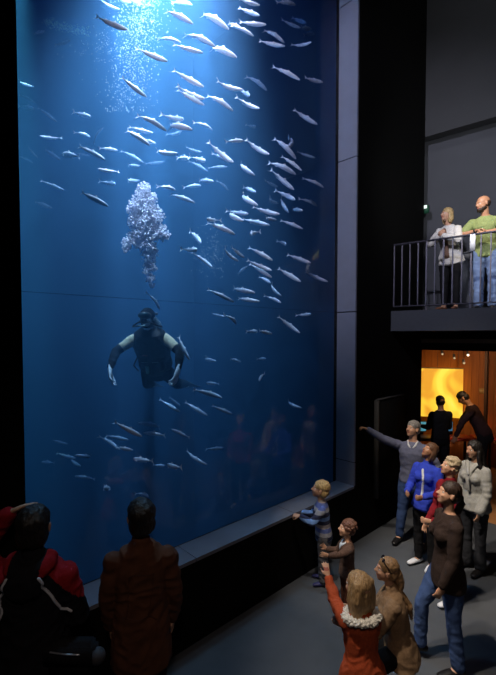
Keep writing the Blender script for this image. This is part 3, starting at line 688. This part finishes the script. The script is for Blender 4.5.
# 10 man in black and red track jacket, seen from behind, shading his eyes
F = Fig(dict(arm_l=((.5, .85, .25), (.35, -.55, .85), (.55, -.8, .25)), arm_r=((.15, -.2, -1), (.7, .35, -.2), (.7, .4, 0)), palm_l=(-.2, 0, -1), curl_l=.2, head=(5, 6, 0), lean=(2, 0, 0), sdrop=.03), 'm', 1.06, 1.0)
F.wr['l'] = F.hp(.10, .17, .04); F.hd['l'] = nrm(F.HF*.1-F.HL*.9+F.HU*.35)
o = person(F, 'man in black and red track jacket seen from behind, shading his eyes', (0, 0, 0), 0, 1.8)
def jmf(c, n_):
    d = c-F.pel; u = d.dot(F.TU); l = abs(d.dot(F.TL)); f = d.dot(F.TF)
    return 1 if (l > .09 and u > .455-1.15*max(0, l-.10)) or (d.dot(F.TL) > .27 and u > .3) else 0
M_bk = cloth('track_black', (0.010, 0.010, 0.014)); M_rd = cloth('track_red', (0.30, 0.012, 0.018))
jk = top(F, 'track_jacket', None, o, .008, e=.040, lo=-.14, flare=.1, sleeve=.92, mats=[M_bk, M_rd], matfn=jmf, seed=10, hood=True, collar=.07, fold=.008)
for s in (-1, 1):
    snap_tube(o, jk, [F.tp(-.16, s*.09, .455), F.tp(-.17, s*.13, .425), F.tp(-.17, s*.175, .37), F.tp(-.16, s*.215, .28), F.tp(-.14, s*.24, .17)], .0085, mat('piping_white', (.62, .64, .72)), 'piping', .003)
trousers(F, blackcl, o, .01, e=.02, seed=10); shoes(F, blackshoe, o); hair(F, 'shaggy', h_black, o, .007, 10)
place(o, F, 35, 506, 1.93, 4)

# 11 man in brown jacket, seen from behind
F = Fig(dict(arm_l=((.12, .16, -1), (.35, -.02, -1), (.3, 0, -1)), arm_r=((.12, -.16, -1), (.35, .02, -1), (.3, 0, -1)), head=(16, 12, 0), sdrop=.03), 'm', 1.08, .96)
o = person(F, 'dark-haired man in a rust brown jacket seen from behind before the window', (0, 0, 0), 0, 1.8)
jk = top(F, 'jacket', mat('rust_canvas', (0.105, 0.040, 0.022), rough=.85, var=.2, nscale=12, bump=.3, bscale=150, spec=.2), o, .008, e=.038, lo=-.34, flare=.08, sleeve=.95, seed=11, collar=.055, fold=.008)
for z, w_ in ((.36, .17), (.08, .17)):
    snap_tube(o, jk, [F.tp(-.3, -w_, z), F.tp(-.3, 0, z-.01), F.tp(-.3, w_, z)], .004, mat('rust_seam', (.07, .022, .012)), 'seam', 0.0)
for s in (-1, 1): snap_tube(o, jk, [F.tp(-.3, s*.15, .36), F.tp(-.3, s*.135, .08)], .0035, mat('rust_seam', (.07, .022, .012)), 'seam', 0.0)
trousers(F, blackcl, o, .01, e=.02, seed=11); shoes(F, blackshoe, o); hair(F, 'shaggy', h_black, o, .007, 11)
place(o, F, 140, 499, 1.86, 12)

# 12 woman on the balcony
F = Fig(dict(arm_l=((.5, .3, -.75), (.55, -.75, .30), (.3, -.5, .8)), arm_r=((.55, -.25, -.75), (.3, .75, .35), (.3, .6, .7)), palm_l=(-1, 0, 0), palm_r=(-1, 0, 0), curl_l=.9, curl_r=1.0, head=(-28, 12, 0), lean=(12, 0, 0)), 'f')
o = person(F, 'blond woman in a white jacket leaning on the balcony railing with hands clasped', (0, 0, 0), 0, 1.6)
top(F, 'jacket', cloth('white_jacket', (0.66, 0.63, 0.60)), o, .009, e=.030, lo=-.14, flare=.15, sleeve=.93, seed=12, cuff=.01, fold=.008)
b_ = bmesh.new(); tube(b_, [F.tp(.15, 0, .44), F.tp(.165, 0, .32), F.tp(.15, 0, .15), F.tp(.15, 0, -.02)], [(.03, .02), (.05, .02), (.045, .02), (.05, .02)], side=F.TL); obj('blouse', b_, cloth('taupe', (.20, .12, .09)), o)
trousers(F, blackcl, o, .009, e=.008, hem=.05, length=.86, seed=12); shoes(F, mat('brown_shoe', (.20, .08, .04)), o, k=.9); hair(F, 'bob', hairm('hair_gold', (.50, .34, .15)), o, .007, 12)
place(o, F, 447, 208, 1.62, 128, 3.45)
# 13 man on the balcony
F = Fig(dict(arm_l=((.55, .30, -.70), (.45, -.9, -.05), (.4, -.9, -.1)), arm_r=((.55, -.35, -.65), (.35, .95, .08), (.3, .9, .0)), palm_l=(0, 0, -1), palm_r=(0, 0, -1), curl_l=.6, curl_r=.6, head=(-42, -4, 0), lean=(14, 0, 0)), 'm', 1.06, .93)
o = person(F, 'bearded balding man in a light green T-shirt and jeans leaning on the railing', (0, 0, 0), 0, 1.75, M_skin2)
top(F, 't_shirt', cloth('sage_green', (0.25, 0.30, 0.12)), o, .009, e=.026, lo=-.10, flare=.15, sleeve=.30, seed=13)
trousers(F, mat('light_denim', (0.14, 0.21, 0.40), rough=.9, var=.3, nscale=7, bump=.3, bscale=120), o, .009, e=.02, hem=.07, seed=13, fold=.007); shoes(F, blackshoe, o); hair(F, 'bald', h_dark, o, .006, 13)
b_ = bmesh.new(); ax = (F.HF, F.HL, F.HU)
ell(b_, F.hp(.050, 0, -.085), (.052, .050, .040), ax); ell(b_, F.hp(.015, 0, -.060), (.064, .072, .048), ax); ell(b_, F.hp(.082, 0, -.043), (.012, .026, .005), ax)
remesh('beard', b_, .006, [h_dark], o, 1, .003, 30)
b_ = bmesh.new(); q = F.wr['r'].lerp(F.el['r'], .12); d = (F.el['r']-F.wr['r']).normalized(); tube(b_, [q-d*.012, q+d*.012], [.034, .034], caps=False); obj('watch', b_, blackshoe, o)
place(o, F, 483, 196, 1.72, 138, 3.45)
gp = at_y(472.5, 247, Yb+.15); gp.z = 4.375
pc = empty('white_card', gp, math.radians(8), 'white card hanging at the railing beside the man in green', 'card')
obj('sheet', B(-.035, .035, -.004, .004, -.12, .12), mat('card_white', (.65, .68, .75)), pc); obj('clip', B(-.012, .012, -.008, .008, .12, .14), M_steel, pc)

# 14, 15 silhouettes in the orange room
F = Fig(dict(arm_l=((.2, .15, -1), (.9, 0, -.1), (1, 0, 0)), arm_r=((.2, -.15, -1), (.9, 0, -.1), (1, 0, 0)), head=(0, -8, 0)), 'm')
o = person(F, 'dark figure standing with back turned before the yellow screen', (0, 0, 0), 0, 1.7, M_skin2, vox=.011)
top(F, 'shirt', blackcl, o, .011, e=.018, lo=-.06, seed=14); trousers(F, blackcl, o, .011, seed=14); shoes(F, blackshoe, o); hair(F, 'short', h_black, o, .009, 14)
place(o, F, 440, 396, 1.80, 5)
F = Fig(dict(arm_l=((.6, .15, -.9), (.35, .1, -1), (.4, 0, -.9)), arm_r=((.6, -.15, -.9), (.3, 0, -1), (.4, 0, -.9)), head=(0, -20, 0), lean=(26, 0, 0), neck_follow=.8), 'm')
o = person(F, 'dark figure bending over the red-topped table right of the screen', (0, 0, 0), 0, 1.5, M_skin2, vox=.011)
top(F, 'shirt', cloth('plum_shirt', (.035, .018, .02)), o, .011, e=.018, lo=-.06, seed=15); trousers(F, blackcl, o, .011, seed=15); shoes(F, blackshoe, o); hair(F, 'short', h_black, o, .009, 15)
place(o, F, 463, 392, 1.88, 60)

# 16 diver
F = Fig(dict(freefoot=True, low=-1.2, lean=(36, 0, 0), neck_follow=.1, arm_l=((.45, .78, -.62), (.70, .05, -.85), (.5, -.2, -1)), arm_r=((.45, -.78, -.62), (.70, -.05, -.85), (.5, .2, -1)), palm_l=(-.3, -1, 0), palm_r=(-.3, 1, 0), curl_l=.45, curl_r=.45,
    leg_l=((-.85, .30, -.62), (-1, .12, -.12)), leg_r=((-.85, -.30, -.62), (-1, -.12, -.12)), foot_l=(-1, .1, -.2), foot_r=(-1, -.1, -.2), head=(0, 12, 0)), 'm', 1.02, 1.08)
suit = cloth('wetsuit_black', (.010, .012, .016)); pale = cloth('suit_tan', (.40, .36, .25)); M_glove = mat('pale_hands', (.75, .78, .82), rough=.6)
def dmf(c, n_):
    for n in 'lr':
        a, b = F.sh[n], F.el[n]; t = (c-a).dot((b-a).normalized())/(b-a).length
        if -.35 < t < .72 and (c-a-(b-a)*t).length < .12 and abs((c-F.pel).dot(F.TL)) > .13: return 1
    return 0
o = person(F, 'scuba diver in a black wetsuit hovering upright in the aquarium, arms held down', (0, 0, 0), 0, 1.8, M_glove, eyes=True, hk=1.35)
o.name = 'person'
top(F, 'wetsuit', None, o, .009, e=.012, lo=-.10, hi=.53, flare=0, sleeve=.90, mats=[suit, pale], matfn=dmf, seed=16, fold=.003)
trousers(F, suit, o, .009, e=.008, hem=.048, name='wetsuit_trousers', seed=16)
b_ = bmesh.new(); ell(b_, F.hp(-.012, 0, .025), (.108, .092, .102), ax := (F.HF, F.HL, F.HU)); ell(b_, F.hp(-.03, 0, -.05), (.08, .082, .08), ax); remesh('dive_hood', b_, .008, [suit], o, 2)
b_ = bmesh.new(); tube(b_, [F.hp(.085, 0, .008), F.hp(.115, 0, .008)], [(.080, .044), (.078, .042)], side=F.HL); obj('mask', b_, blackshoe, o)
obj('mask_lens', tube(bmesh.new(), [F.hp(.127, 0, .008), F.hp(.130, 0, .008)], [(.066, .032), (.066, .032)], side=F.HL), mat('mask_glass', (.02, .05, .06), rough=.05, spec=.8), o)
b_ = bmesh.new(); ell(b_, F.hp(.125, 0, -.06), (.03, .04, .032), ax); tube(b_, [F.hp(.125, .03, -.07), F.hp(.13, .055, -.075)], [.014, .01]); tube(b_, [F.hp(.125, -.03, -.07), F.hp(.13, -.055, -.075)], [.014, .01]); obj('regulator', b_, blackshoe, o)
for s in (-1, 1):
    obj('hose', tube(bmesh.new(), [F.hp(.12, s*.04, -.06), F.hp(.07, s*.13, -.10), F.hp(-.02, s*.17, -.10), F.hp(-.12, s*.12, -.07), F.tp(-.15, s*.04, .50)], [.010]*5, n=8), blackshoe, o)
b_ = bmesh.new(); p, r_ = torso_rings(F, .045, .02, .40); tube(b_, p, r_, side=F.TL, n=20)
for s in (-1, 1): tube(b_, [F.tp(.14, s*.10, .28), F.tp(.10, s*.115, .47), F.tp(-.10, s*.10, .48)], [(.04, .02), (.035, .02), (.035, .02)], side=F.TL); ell(b_, F.tp(.13, s*.10, .08), (.05, .065, .08), (F.TF, F.TL, F.TU))
remesh('buoyancy_vest', b_, .009, [mat('vest_black', (.012, .013, .015), rough=.5)], o, 2, .003, 14, fold=.004)
for s in (-1, 1): obj('strap', tube(bmesh.new(), [F.tp(.20, s*.10, .2), F.tp(.205, s*.03, .2)], [(.010, .005)]*2), mat('strap_grey', (.3, .33, .35)), o)
obj('gauge', tube(bmesh.new(), [F.tp(.19, -.05, .12), F.tp(.19, -.055, .03)], [(.024, .014)]*2), mat('gauge_green', (.22, .42, .36), rough=.4), o)
obj('badge', tube(bmesh.new(), [F.tp(.195, -.02, .30), F.tp(.195, -.07, .305)], [(.012, .006)]*2), mat('badge_red', (.45, .12, .12)), o)
obj('mask_strap', tube(bmesh.new(), [F.hp(.20, .04, -.13), F.hp(.20, -.04, -.12)], [(.006, .006)]*2), mat('strap_pale', (.4, .5, .4)), o)
obj('air_tank', tube(bmesh.new(), [F.tp(-.24, 0, -.08), F.tp(-.24, 0, .0), F.tp(-.24, 0, .46), F.tp(-.24, 0, .53)], [.085, .09, .09, .05], n=20), mat('tank_paint', (.35, .38, .4), rough=.35, metal=.5), o)
b_ = bmesh.new(); tube(b_, [F.tp(-.24, 0, .55), F.tp(-.24, 0, .62)], [.022, .03]); tube(b_, [F.tp(-.24, -.05, .61), F.tp(-.24, .06, .61)], [.018, .018]); obj('tank_valve', b_, M_steel, o)
b_ = bmesh.new(); tube(b_, [F.tp(.12, -.12, .30), F.tp(.16, -.22, .12), F.tp(.10, -.20, -.02)], [.009]*3, n=8); obj('hose', b_, blackshoe, o)
for n in 'lr':
    fb = bmesh.new(); a, t_ = F.ank[n], F.toe[n]; d = (t_-a).normalized()
    tube(fb, [a-d*.04, a+d*.1, t_, t_+d*.18, t_+d*.38], [(.045, .04), (.055, .04), (.07, .022), (.09, .010), (.10, .006)], side=(1, 0, 0)); obj('fin', fb, blackshoe, o)
q = at_t(147, 323, 5.2); H_ = 1.82*F.height/F.height
s = 1.08; hd = heading(178); o.scale = (s,)*3; o.rotation_euler = (0, 0, hd-PI/2)
t = Matrix.Rotation(hd-PI/2, 3, 'Z') @ (F.hp(0, 0, -.06)*s); o.location = q-t
dv = o; zmin = min((o.matrix_world @ v.co).z for v in o.data.vertices)
bpy.context.view_layer.update(); rebase(o, o.location.z+F.ank['l'].z*s)

# shoulder bag beside the man in the track jacket
q = at_t(72, 655, 2.62)
t = empty('shoulder_bag', q-V((0, 0, .12)), heading(0)-PI/2, 'dark shoulder bag with pale zip hanging at hip height beside the track-jacket man', 'bag')
fb_ = cloth('bag_fabric', (.014, .014, .017))
bm = B(-.16, .16, -.06, .06, 0, .22, bevel=.03); obj('pouch', bm, fb_, t)
obj('flap', B(-.155, .155, -.075, -.061, .10, .225, bevel=.006), fb_, t)
obj('zip', tube(bmesh.new(), [(-.10, -.08, .20), (0, -.085, .19), (.08, -.08, .185)], [.006]*3, n=8), mat('zip_pale', (.35, .38, .45), rough=.3, metal=.6), t)
obj('side_pocket', ell(bmesh.new(), (.17, -.02, .13), (.05, .05, .05), None, 3), mat('pocket_grey', (.05, .05, .06)), t)
obj('strap', tube(bmesh.new(), [(-.15, 0, .2), (-.19, -.01, .45), (-.21, -.0, .66)], [(.018, .004)]*3, side=(0, 1, 0)), fb_, t)

# ------------------------------------------------------------------ fish
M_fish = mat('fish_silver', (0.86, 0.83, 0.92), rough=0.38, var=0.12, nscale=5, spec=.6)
M_fishm = mat('fish_faint', (0.62, 0.62, 0.72), rough=0.4, var=0.15, nscale=5, spec=.5)  # farther fish: fading through the water put into the colour
M_fishd = mat('fish_dim', (0.46, 0.48, 0.56), rough=0.45, var=0.15, nscale=5, spec=.5)  # faintest fish: the same fading, painted darker still
def fish_mesh(bend, m, deep=1.0):
    bm = bmesh.new()
    def cx(x): return V((x, bend*math.sin((x+.5)*PI)*.12-bend*.06, 0))
    prof = [(-.40, .010), (-.34, .016), (-.25, .030), (-.12, .047), (.03, .060), (.18, .060), (.32, .050), (.42, .035), (.48, .018)]
    tube(bm, [cx(x) for x, r in prof], [(r*.72, r*deep) for x, r in prof], side=(0, 1, 0), n=12)
    def fin(pts, th=.004):
        a = [bm.verts.new(p+V((0, th, 0))) for p in pts]; b = [bm.verts.new(p-V((0, th, 0))) for p in pts]; n = len(pts)
        bm.faces.new(a); bm.faces.new(b[::-1])
        for i in range(n): bm.faces.new((a[i], b[i], b[(i+1) % n], a[(i+1) % n]))
    c = cx(-.41); k = cx(-.52)
    fin([c+V((.03, 0, 0)), V((-.53, k.y, .075)), V((-.50, k.y, .06)), V((-.455, k.y, 0)), V((-.50, k.y, -.06)), V((-.53, k.y, -.075))])
    fin([cx(.12)+V((0, 0, .055)), cx(.05)+V((0, 0, .095)), cx(-.02)+V((0, 0, .055))]); fin([cx(-.15)+V((0, 0, .035)), cx(-.21)+V((0, 0, .06)), cx(-.25)+V((0, 0, .025))])
    fin([cx(-.13)-V((0, 0, .035)), cx(-.19)-V((0, 0, .065)), cx(-.23)-V((0, 0, .025))])
    for s in (-1, 1):
        p = cx(.26)+V((0, s*.035, -.012)); vs_ = [bm.verts.new(p), bm.verts.new(p+V((-.11, s*.045, -.035))), bm.verts.new(p+V((-.08, s*.015, -.03)))]; bm.faces.new(vs_)
        n0 = len(bm.faces); ell(bm, cx(.41)+V((0, s*.026, .008)), .010, None, 1); bm.faces.ensure_lookup_table()
        for f in bm.faces[n0:]: f.material_index = 1
    bmesh.ops.recalc_face_normals(bm, faces=bm.faces)
    me = bpy.data.meshes.new('fish'); bm.to_mesh(me); bm.free(); me.materials.append(m); me.materials.append(M_iris); me.shade_smooth(); return me
FM = [fish_mesh(b, m) for m in (M_fish, M_fishm, M_fishd) for b in (-1, -.4, .3, 1)]
FISH = """
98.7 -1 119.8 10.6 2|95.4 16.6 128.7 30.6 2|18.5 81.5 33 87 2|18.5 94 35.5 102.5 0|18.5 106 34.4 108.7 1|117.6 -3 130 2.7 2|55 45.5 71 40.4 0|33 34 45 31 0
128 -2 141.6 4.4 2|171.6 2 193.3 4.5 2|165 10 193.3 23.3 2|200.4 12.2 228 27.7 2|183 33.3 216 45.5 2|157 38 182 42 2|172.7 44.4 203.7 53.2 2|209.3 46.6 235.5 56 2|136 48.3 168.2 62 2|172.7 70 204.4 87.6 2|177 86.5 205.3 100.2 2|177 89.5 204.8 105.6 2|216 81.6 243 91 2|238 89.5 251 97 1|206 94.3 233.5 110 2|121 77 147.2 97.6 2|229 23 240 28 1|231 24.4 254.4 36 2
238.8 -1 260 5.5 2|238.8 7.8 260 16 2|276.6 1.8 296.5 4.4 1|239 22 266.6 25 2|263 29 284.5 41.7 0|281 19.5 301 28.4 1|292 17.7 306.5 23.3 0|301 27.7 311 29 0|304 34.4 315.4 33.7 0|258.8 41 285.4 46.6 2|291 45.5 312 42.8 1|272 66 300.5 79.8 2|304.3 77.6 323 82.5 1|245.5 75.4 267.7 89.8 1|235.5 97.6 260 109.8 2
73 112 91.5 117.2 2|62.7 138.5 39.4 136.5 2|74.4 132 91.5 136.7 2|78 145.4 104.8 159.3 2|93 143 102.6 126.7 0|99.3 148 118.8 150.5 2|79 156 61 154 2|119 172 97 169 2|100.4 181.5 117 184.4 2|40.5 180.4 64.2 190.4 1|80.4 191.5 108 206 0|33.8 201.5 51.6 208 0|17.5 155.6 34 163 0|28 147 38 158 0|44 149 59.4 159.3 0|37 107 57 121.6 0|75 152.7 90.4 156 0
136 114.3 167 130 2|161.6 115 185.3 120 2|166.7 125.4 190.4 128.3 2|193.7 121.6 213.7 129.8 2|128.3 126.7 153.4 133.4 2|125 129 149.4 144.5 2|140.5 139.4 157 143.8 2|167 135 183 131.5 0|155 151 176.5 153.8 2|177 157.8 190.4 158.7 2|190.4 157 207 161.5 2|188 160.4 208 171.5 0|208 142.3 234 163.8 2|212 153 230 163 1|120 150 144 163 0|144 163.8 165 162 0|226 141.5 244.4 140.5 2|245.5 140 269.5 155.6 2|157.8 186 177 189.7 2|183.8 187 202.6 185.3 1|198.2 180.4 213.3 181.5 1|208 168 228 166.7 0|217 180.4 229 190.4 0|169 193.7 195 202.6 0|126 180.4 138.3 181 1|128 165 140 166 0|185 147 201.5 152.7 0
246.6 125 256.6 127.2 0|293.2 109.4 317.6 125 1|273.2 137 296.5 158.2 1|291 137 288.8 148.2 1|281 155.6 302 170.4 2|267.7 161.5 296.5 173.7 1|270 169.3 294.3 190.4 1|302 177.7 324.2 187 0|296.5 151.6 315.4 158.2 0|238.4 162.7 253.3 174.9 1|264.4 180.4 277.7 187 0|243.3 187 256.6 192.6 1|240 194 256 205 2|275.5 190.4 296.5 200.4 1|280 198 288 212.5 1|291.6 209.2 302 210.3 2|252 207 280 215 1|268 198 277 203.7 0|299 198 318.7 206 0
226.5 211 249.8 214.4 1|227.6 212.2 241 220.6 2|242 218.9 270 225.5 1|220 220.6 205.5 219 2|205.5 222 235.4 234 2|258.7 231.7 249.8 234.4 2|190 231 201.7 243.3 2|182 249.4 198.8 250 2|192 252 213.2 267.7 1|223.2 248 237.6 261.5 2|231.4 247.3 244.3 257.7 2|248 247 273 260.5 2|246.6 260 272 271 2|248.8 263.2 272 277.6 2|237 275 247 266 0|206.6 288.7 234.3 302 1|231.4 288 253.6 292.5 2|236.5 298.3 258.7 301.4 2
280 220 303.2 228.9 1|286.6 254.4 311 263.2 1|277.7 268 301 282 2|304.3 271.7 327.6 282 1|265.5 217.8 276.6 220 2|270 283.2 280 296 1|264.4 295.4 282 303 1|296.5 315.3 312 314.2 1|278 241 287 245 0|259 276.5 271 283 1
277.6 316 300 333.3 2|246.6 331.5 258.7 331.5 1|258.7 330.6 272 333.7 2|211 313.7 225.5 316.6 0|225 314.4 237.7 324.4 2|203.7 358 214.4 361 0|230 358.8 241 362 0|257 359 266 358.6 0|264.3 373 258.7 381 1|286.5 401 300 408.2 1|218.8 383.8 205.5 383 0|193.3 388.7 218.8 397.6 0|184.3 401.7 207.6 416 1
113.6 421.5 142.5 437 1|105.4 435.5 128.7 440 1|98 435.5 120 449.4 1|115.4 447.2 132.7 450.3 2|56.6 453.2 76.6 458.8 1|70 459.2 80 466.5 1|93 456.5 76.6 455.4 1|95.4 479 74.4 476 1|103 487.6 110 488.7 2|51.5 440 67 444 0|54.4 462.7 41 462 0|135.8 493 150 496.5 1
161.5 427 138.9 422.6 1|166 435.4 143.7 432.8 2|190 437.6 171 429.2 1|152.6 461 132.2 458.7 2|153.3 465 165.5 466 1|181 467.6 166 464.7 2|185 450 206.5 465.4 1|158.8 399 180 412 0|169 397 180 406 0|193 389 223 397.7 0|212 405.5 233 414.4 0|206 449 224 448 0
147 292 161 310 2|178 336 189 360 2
"""
def fish_label(i, x, y, b):
    if 145 <= x <= 162 and 290 < y < 312: return 'pale blue-lit fish just above the diver\'s head'
    if 176 <= x <= 190 and 334 < y < 362: return 'long fish slanting beside the diver\'s arm, on the right in the picture'
    tone = ('dim bluish', 'faint greyish', 'bright silvery')[b]
    if y > 395: z = ('low in the water left of the diver' if x < 110 else 'below the diver' if x < 185 else 'low in the water right of the diver')
    elif y > 285: z = 'level with the diver on the right'
    elif y < 60: z = ('near the surface at the left edge' if x < 90 else 'near the surface among the fine bubbles' if x < 190 else 'near the surface right of the bubbles' if x < 270 else 'near the surface in the dark right corner')
    elif y < 125: z = ('high at the left side of the window' if x < 95 else 'beside the lower end of the fine bubbles' if x < 160 else 'high in the middle of the shoal' if x < 262 else 'high in the dark right part of the window')
    elif y < 205: z = ('left of the white bubble plume top' if x < 122 else 'just above the white bubble plume' if x < 182 else 'in the middle shoal right of the plume' if x < 255 else 'in the mid-height shoal near the right edge')
    else: z = ('right of the white bubble plume' if x < 225 else 'in the lower shoal right of centre' if x < 265 else 'in the lower shoal near the right edge')
    return tone+' fish '+z
rf = random.Random(3); fi = 0
for rowt in FISH.strip().split('\n'):
    for it in rowt.split('|'):
        x1, y1, x2, y2, b = [float(v) for v in it.split()]; b = int(b)
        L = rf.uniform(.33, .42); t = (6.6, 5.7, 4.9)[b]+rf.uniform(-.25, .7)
        t = 6.0 if (x1, y1) == (178, 336) else t+(.8 if fi in (19, 117) else 0)
        n = math.hypot(x2-x1, y2-y1); mx_, my_ = (x1+x2)/2, (y1+y2)/2
        d0 = ray(mx_, my_); tmin = (3.25+.28+.45)/(-d0.x); t = max(t, tmin)
        if n*t/FPX > L: t = max(tmin, L*FPX/n*.98)
        a, c = at_t(x1, y1, t), at_t(x2, y2, t); pl = (c-a).length; L = max(L, pl)
        dep = math.sqrt(max(0, L*L-pl*pl))*rf.choice((-1, 1)); c = c+d0.normalized()*dep*.5; a = a-d0.normalized()*dep*.5
        X = (c-a).normalized(); Y = UPV.cross(X).normalized(); Z = X.cross(Y)
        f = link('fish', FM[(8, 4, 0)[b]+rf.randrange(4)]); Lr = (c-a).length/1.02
        fat = rf.uniform(1.1, 1.35)
        f.matrix_world = Matrix.Translation((a+c)/2) @ Matrix((X, Y, Z)).transposed().to_4x4() @ Matrix.Diagonal((Lr, Lr*fat, Lr*fat, 1))
        lb = fish_label(fi, mx_, my_, b); tag(f, lb, 'fish', lb.replace(' fish ', ' fishes ')); fi += 1

# bubbles
def bubbles(name, n, fn, label, rmin, rmax, m, seed):
    rr = random.Random(seed); tb_ = ell(bmesh.new(), (0, 0, 0), 1.0, None, 1); tb_.verts.ensure_lookup_table()
    tv = [v.co.copy() for v in tb_.verts]; tf = [[v.index for v in f.verts] for f in tb_.faces]; tb_.free(); VS = []; FS = []
    for _ in range(n):
        p = fn(rr)
        if p is None: continue
        r = rr.uniform(rmin, rmax)*rr.uniform(.6, 1); k = len(VS)
        VS += [p+c*r for c in tv]; FS += [[k+i for i in f] for f in tf]
    me = bpy.data.meshes.new(name); me.from_pydata(VS, [], FS); me.materials.append(m); me.shade_smooth()
    return tag(link(name, me), label, 'bubbles', kind='stuff')
M_bub = mat('bubble_white', (.93, .90, .96), rough=.35, var=.03)
nt = M_bub.node_tree; mo = nt.nodes['Material Output']; pb = nt.nodes['Principled BSDF']; trn = nt.nodes.new('ShaderNodeBsdfTranslucent'); trn.inputs[0].default_value = (.93, .90, .96, 1)
ms = nt.nodes.new('ShaderNodeMixShader'); ms.inputs[0].default_value = .45; nt.links.new(pb.outputs[0], ms.inputs[1]); nt.links.new(trn.outputs[0], ms.inputs[2]); nt.links.new(ms.outputs[0], mo.inputs[0])
M_bub2 = mat('bubble_fine', (.78, .88, .95), rough=.3, var=.05)
PB = [(rx, ry, rr_) for rx, ry, rr_ in ((144, 190, 8), (141, 199, 9), (149, 199, 8), (136, 207, 9), (145, 209, 11), (152, 208, 7), (135, 220, 8), (146, 221, 12), (156, 216, 9), (161, 231, 8), (155, 233, 9), (165, 236, 5), (145, 234, 11), (134, 235, 8), (126, 248, 5), (129, 241, 6), (124, 243, 3), (138, 243, 6), (148, 247, 9), (153, 253, 6), (148, 258, 7), (151, 266, 7), (147, 271, 5), (150, 278, 5), (152, 285, 3))]
PW = [b[2]**2.2 for b in PB]
def plume(rr):
    x, y, r = rr.choices(PB, PW)[0]; d = V((rr.gauss(0, 1), rr.gauss(0, 1), rr.gauss(0, 1))).normalized()*r*rr.random()**.55*rr.choice((1, 1, 1, 1.12))
    return at_t(x+d.x, y+d.y, 5.15+d.z/80)
bubbles('bubble_plume', 4600, plume, 'dense white bubble plume rising straight above the diver', .007, .022, M_bub, 1)
def fine(rr):
    y = rr.uniform(-8, 112)**1.0; w_ = 16+abs(rr.gauss(0, 1))*8; x = 142-(y/110)*14+rr.gauss(0, 1)*w_*.55
    if rr.random() < y/190: return None
    return at_t(x, y, 5.2+rr.gauss(0, .12))
bubbles('fine_bubbles', 2300, fine, 'fine bubble curtain near the surface in the upper left of the window', .003, .010, M_bub2, 2)
def froth(rr):
    k = rr.random(); x = 45+k*42+rr.gauss(0, 2); y = 22+k*11+rr.gauss(0, 2.4)
    return at_t(x, y, 6.2+rr.gauss(0, .1))
bubbles('surface_froth', 420, froth, 'greenish white froth patch near the surface at upper left', .004, .014, mat('froth_green', (.62, .82, .66), rough=.5), 3)
def spray(rr): return at_t(85+rr.gauss(0, 1)*14, 48+rr.gauss(0, 1)*6, 6.0+rr.gauss(0, .1)) if rr.random() < .6 else at_t(105+rr.gauss(0, 8), 40+rr.gauss(0, 10), 5.8)
bubbles('scattered_bubbles', 140, spray, 'sparse tiny bubbles scattered below the greenish froth', .004, .009, M_bub2, 4)
def spr2(rr): return at_t(212+rr.gauss(0, 9), 255+rr.gauss(0, 14), 5.6+rr.gauss(0, .1))
bubbles('scattered_bubbles', 260, spr2, 'sparse tiny bubbles drifting right of the diver plume', .003, .007, M_bub2, 5)
